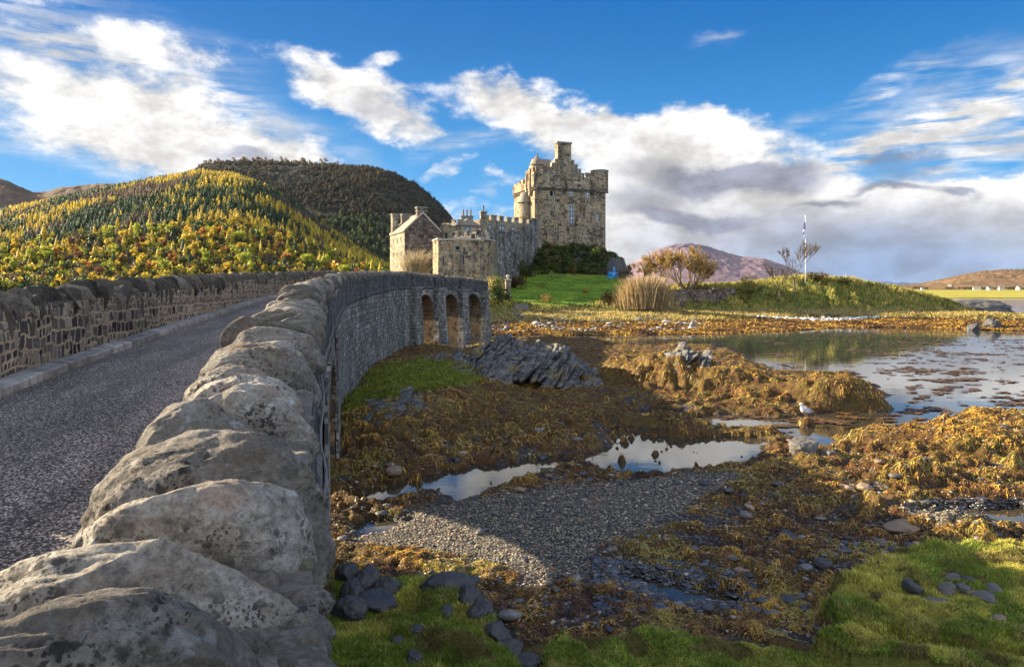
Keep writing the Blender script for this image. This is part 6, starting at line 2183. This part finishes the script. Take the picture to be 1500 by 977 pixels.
DK = [(512, 905, .55, .40, "dark boulder against the foot of the bridge wall, lowest in view"), (520, 885, .5, .42, "dark blue-grey boulder beside the bridge wall"),
      (545, 893, .62, .34, "smooth dark boulder on the grass next to the bridge wall, middle one"), (536, 868, .5, .40, "dark pointed boulder highest against the bridge wall"),
      (566, 872, .42, .30, "dark upright stone at the head of the left grass bank"), (512, 860, .45, .35, "dark stone in the angle of bridge wall and shore"),
      (612, 930, .22, .16, "small dark stone in the middle of the left grass bank"), (580, 945, .20, .16, "small dark stone near the bridge wall on the left grass bank"),
      (605, 972, .26, .22, "dark stone at the bottom edge of the left grass bank"), (655, 866, .75, .30, "broad dark slab at the top of the left grass bank's stone edge"),
      (685, 882, .45, .26, "dark stone on the left grass bank's edge just below the broad slab"), (705, 905, .42, .28, "dark leaning stone half-way down the left grass bank's edge"),
      (725, 928, .40, .26, "dark wet stone low on the left grass bank's edge"), (745, 950, .46, .26, "long dark slab near the bottom of the left grass bank's edge"),
      (768, 972, .44, .26, "dark slab at the bottom of the left grass bank's edge"), (655, 905, .25, .14, "small grey stone on the grass inside the bank's stone edge"),
      (525, 838, .4, .3, "dark weedy stone just beyond the left grass bank by the bridge"), (672, 848, .3, .2, "small dark stone beyond the broad slab on the shore")]
for k, (u, v, w_, h_, lb) in enumerate(DK):
    shore_rock(u, v, w_, h_, lb, 60 + k, 'darkrock', .75, sink=.40, planes=9, power=2.7, rough=.09, fine=.06)
shore_rock(1427, 474, 1.7, 1.3, "dark squarish rock on the weedy tail of the island, left of two", 90, 'darkrock', .8, planes=12, power=3.5)
shore_rock(1452, 473, 2.2, 1.6, "dark rugged rock on the weedy tail of the island, right of two", 91, 'darkrock', .8, rough=.12)
x, y = P3(1428, 0, 150)[:2]
rock_thing("rock_islet", "low bare rocky islet in the loch off the right end of the island", "rock", (x, y, .3), (16, 9, 4.4), 92, M['greyrock'], 26, .1, power=2.0, planes=6, rough=.12, fine=.06, strata=.05)
x, y = P3(1372, 0, 118)[:2]
rock_thing("shore_rock", "pale rocky end of the grassy mound above the loch", "rock", (x, y, .8), (9, 5, 3.4), 93, M['greyrock'], 26, .2, power=2.0, planes=8, rough=.12, fine=.07)

# jagged slate outcrop in the middle of the shore
mo, b = material("slate_outcrop")
pos = b.node('ShaderNodeNewGeometry').outputs['Position']
tilt = b.mapping(pos, rot=(0, .9, .4), scale=(1, 1, 5.5))
s1 = b.noise(tilt, 1.6, 8.0, 0.7)
s2 = b.noise(pos, 9.0, 6.0, 0.7)
c = b.cramp(b.math('ADD', b.math('MULTIPLY', s1, .6), b.math('MULTIPLY', s2, .4)), [(.36, (.022, .022, .022)), (.47, (.082, .079, .076)), (.57, (.20, .192, .175)), (.70, (.46, .43, .37))])
c = b.mix(b.ramp(b.noise(pos, 1.4, 6.0, .65), .54, .66, 0, .8), c, (.22, .16, .045))
out(b, c, .72, b.bump(b.math('ADD', s1, b.math('MULTIPLY', s2, .5)), 1.0, .12), .3)


def outcrop(name, label, cx, cy, rx, ry, hh, seed, mat, n, size=1.0, lean=.75, strike=.5):
    """a mass of tilted slate shards rising from the shore"""
    r = np.random.default_rng(seed)
    VV, FF, base = [], [], 0
    for k in range(n):
        a, rr = r.uniform(0, 2 * math.pi), math.sqrt(r.uniform(0, 1))
        rr *= 1 + .25 * math.sin(3 * a + seed) * .6
        x, y = cx + math.cos(a) * rr * rx, cy + math.sin(a) * rr * ry
        f = max(0.0, 1 - rr * rr) ** .6
        lump = .75 + .5 * float(fbm(np.array([x * .7]), np.array([y * .7]), seed + .5, 3)[0]) * 1.6
        zt = hh * f * lump
        s_ = size * r.lognormal(0, .35) * (.55 + .45 * f)
        V, Fc = rock_verts(4, (.20 * s_, .66 * s_ * r.uniform(.7, 1.5), 1.4 * s_), seed * 1000 + k, 9.0, 5, .04, .02)
        e = Euler((r.normal() * .22 - .15, lean + r.normal() * .16, strike + r.normal() * .22), 'XYZ').to_matrix()
        V = V @ np.array(e).T
        VV.append(V + np.array([x, y, max(gz(x, y), gz(x, y) * .3 + zt) - .30 * s_])); FF.append(Fc + base); base += len(V)
    V = np.concatenate(VV) - np.array([cx, cy, 0])
    o = finish(name, np_mesh(name, V, np.concatenate(FF), False), mat, None, (cx, cy, 0))
    return tag(o, label, "rock")


outcrop("rock_outcrop", "jagged blue-grey slate outcrop standing on the shore between bridge and pool", .6, 35.6, 3.9, 3.0, 2.0, 3, mo, 760, .72)
outcrop("rock_outcrop", "narrow rocky crest of the golden seaweed ridge left of the gull", 9.2, 35.0, 1.7, 1.5, 1.85, 8, mo, 70, .55)
outcrop("rock_outcrop", "slanting dark slate slab at the foot of the bridge wall", -4.6, 24.6, 1.1, 3.0, .7, 14, mo, 90, .8, 1.0, .9)
outcrop("rock_outcrop", "low line of broken slate between the last arches and the big outcrop", -3.8, 42.0, 2.0, 2.0, .9, 19, mo, 60, .7)

# ------------------------------------------------------------------ gull on its weedy hummock
bx_, by_ = 10.72, 24.93
bz_ = gz(bx_, by_) + .05
gull = thing("gull", "white gull standing on a small seaweed hummock at the water's edge", "bird", (bx_, by_, bz_))
mg, b = material("gull_white")
out(b, b.mix(b.noise(b.node('ShaderNodeTexCoord').outputs['Object'], 9.0, 3.0), (.62, .62, .62), (.80, .80, .79)), .8)
spine = [((.30, 0, .15), .012, .05), ((.22, 0, .165), .03, .05), ((.10, 0, .20), .075, .08), ((-.02, 0, .235), .10, .105), ((-.12, 0, .28), .09, .10), ((-.175, 0, .345), .058, .065), ((-.195, 0, .40), .047, .05), ((-.215, 0, .435), .05, .05), ((-.245, 0, .445), .04, .038), ((-.272, 0, .438), .016, .014)]
V, Fc = [], []
for (p, rw, rh) in spine:
    for k in range(12):
        a = 2 * math.pi * k / 12
        V.append((p[0] + math.sin(a) * rh * .35, p[1] + math.cos(a) * rw, p[2] + math.sin(a) * rh))
for i in range(len(spine) - 1):
    for k in range(12):
        Fc.append((i * 12 + k, i * 12 + (k + 1) % 12, (i + 1) * 12 + (k + 1) % 12, (i + 1) * 12 + k))
m = MB(); m.V, m.F = V, [tuple(q) for q in Fc] + [tuple(range(11, -1, -1)), tuple(range(len(V) - 12, len(V)))]
obj("body", m, mg, gull, smooth=True, uv=False)
for sgn in (-1, 1):
    m = MB()
    prof = [(-.12, .27, .02), (-.04, .30, .05), (.08, .27, .055), (.20, .22, .035), (.36, .17, .006)]
    v = []
    for x, z, t in prof:
        for k in range(8):
            a = 2 * math.pi * k / 8
            v.append((x, sgn * (.075 * (1 - max(0, x) * 1.6) + .022 * math.cos(a)), z - .02 + math.sin(a) * t))
    m.add(v, [(i * 8 + k, i * 8 + (k + 1) % 8, i * 8 + 8 + (k + 1) % 8, i * 8 + 8 + k) for i in range(4) for k in range(8)])
    obj("wing", m, m_plain("gull_grey", (.40, .41, .43), .8, .15, 6, 0) if sgn < 0 else bpy.data.materials["gull_grey"], gull, smooth=True, uv=False)
    m = MB()
    m.tube([(.02, sgn * .035, .16), (.03, sgn * .035, .08), (.02, sgn * .035, -.02)], [.012, .008, .009], 6)
    m.tube([(.02, sgn * .035, -.01), (-.05, sgn * .045, -.02)], [.012, .006], 5)
    obj("leg", m, M['pot'], gull, uv=False)
m = MB()
m.tube([(-.262, 0, .440), (-.305, 0, .432), (-.328, 0, .418)], [.015, .011, .003], 8)
obj("beak", m, m_plain("beak_yellow", (.55, .36, .05), .5, .1, 4, 0), gull, uv=False)
gull.rotation_euler = (0, 0, .5)
gull.scale = (1.15, 1.15, 1.15)

# slack cable along the water-side face of the bridge
m = MB()
pts = []
for k in range(90):
    y = 1.8 + k * .34
    s = s_of_y(y)
    x, yy = at(s, -.045 - .02 * math.sin(k * .9))
    pts.append((x, yy, float(np.interp(s, SS, ZT)) - 1.0 - .05 * math.sin(k * .6) - .10 * abs(math.sin(k * .17))))
m.tube(pts, .012, 6)
tag(obj("cable", m, M['lintel'], None, pts[0], uv=False), "thin grey cable strung along the outer face of the bridge wall", "cable")

# ------------------------------------------------------------------ white cottages across the loch
M['harl'] = m_plain('white_harl', (.5, .5, .48), .9, .1, .5, 0, .1)
HSP = [(1391, 419.5, 1700, 8, "white cottage highest on the brown hillside across the loch, left one"), (1421, 417.5, 1900, 9, "white cottage half-way up the brown hillside beside dark trees"),
       (1431, 424.5, 1300, 13, "long white cottage by the far shore in front of dark trees"), (1449, 424.6, 1250, 8, "low white cottage on the far shore between two others"),
       (1467, 424.0, 1250, 9, "bright white gabled house on the far shore, largest of the row"), (1492, 423.5, 1300, 8, "white cottage at the right-hand end of the far shore row"), (1351, 424.2, 1500, 6, "tiny white cottage near the left foot of the brown hill")]
for k, (u, v, Y, w_, lb) in enumerate(HSP):
    x, y, z = P3(u, v, Y)
    hs = thing("cottage", lb, "house", (x, y, z))
    m = MB(); d_ = 6; h_ = 3.0
    m.add([(-w_ / 2, -d_ / 2, -6), (w_ / 2, -d_ / 2, -6), (w_ / 2, d_ / 2, -6), (-w_ / 2, d_ / 2, -6), (-w_ / 2, -d_ / 2, h_), (w_ / 2, -d_ / 2, h_), (w_ / 2, d_ / 2, h_), (-w_ / 2, d_ / 2, h_), (-w_ / 2, 0, h_ + 3.2), (w_ / 2, 0, h_ + 3.2)],
          [(0, 1, 5, 4), (2, 3, 7, 6), (1, 2, 6, 9, 5), (3, 0, 4, 8, 7)])
    obj("wall", m, M['harl'], hs, uv=False)
    m = MB()
    m.add([(-w_ / 2 - .3, -d_ / 2 - .4, h_ - .3), (w_ / 2 + .3, -d_ / 2 - .4, h_ - .3), (w_ / 2 + .3, 0, h_ + 3.4), (-w_ / 2 - .3, 0, h_ + 3.4), (w_ / 2 + .3, d_ / 2 + .4, h_ - .3), (-w_ / 2 - .3, d_ / 2 + .4, h_ - .3)], [(0, 1, 2, 3), (3, 2, 4, 5)])
    obj("roof", m, M['slate'], hs, uv=False)
    hs.rotation_euler = (0, 0, (k * .7) % 1.2 - .6)
# dark trees among them: a far wood read as one mass
n = 420
u = np.concatenate([RG.uniform(1385, 1520, 220), RG.normal(1432, 10, 60), RG.normal(1344, 6, 24), RG.uniform(1460, 1700, 116)])
Y = RG.uniform(1350, 1650, n)
x = (u - U0) / F * Y
plant_many("far_woods", BROF, RG.integers(0, 4, n), x, Y, ZC + (V0 - 424.6) / F * Y + (1650 - Y) * -.0 - 1, RG.uniform(5, 10, n), RG.uniform(1.0, 1.6, n), np.array((.05, .06, .025)) * RG.uniform(.6, 1.6, (n, 1)))

# ------------------------------------------------------------------ the air between here and the far hills
mh, b = material("thin_autumn_haze")
pv = b.node('ShaderNodeVolumePrincipled', {'Color': (.80, .88, 1.0, 1), 'Density': .000008, 'Anisotropy': .2})
ov = b.node('ShaderNodeOutputMaterial')
b.t.links.new(pv.outputs[0], ov.inputs['Volume'])
m = MB()
m.box((-500, 7900, 400), (24000, 16400, 806))
tag(obj("haze", m, mh, uv=False), kind='stuff')
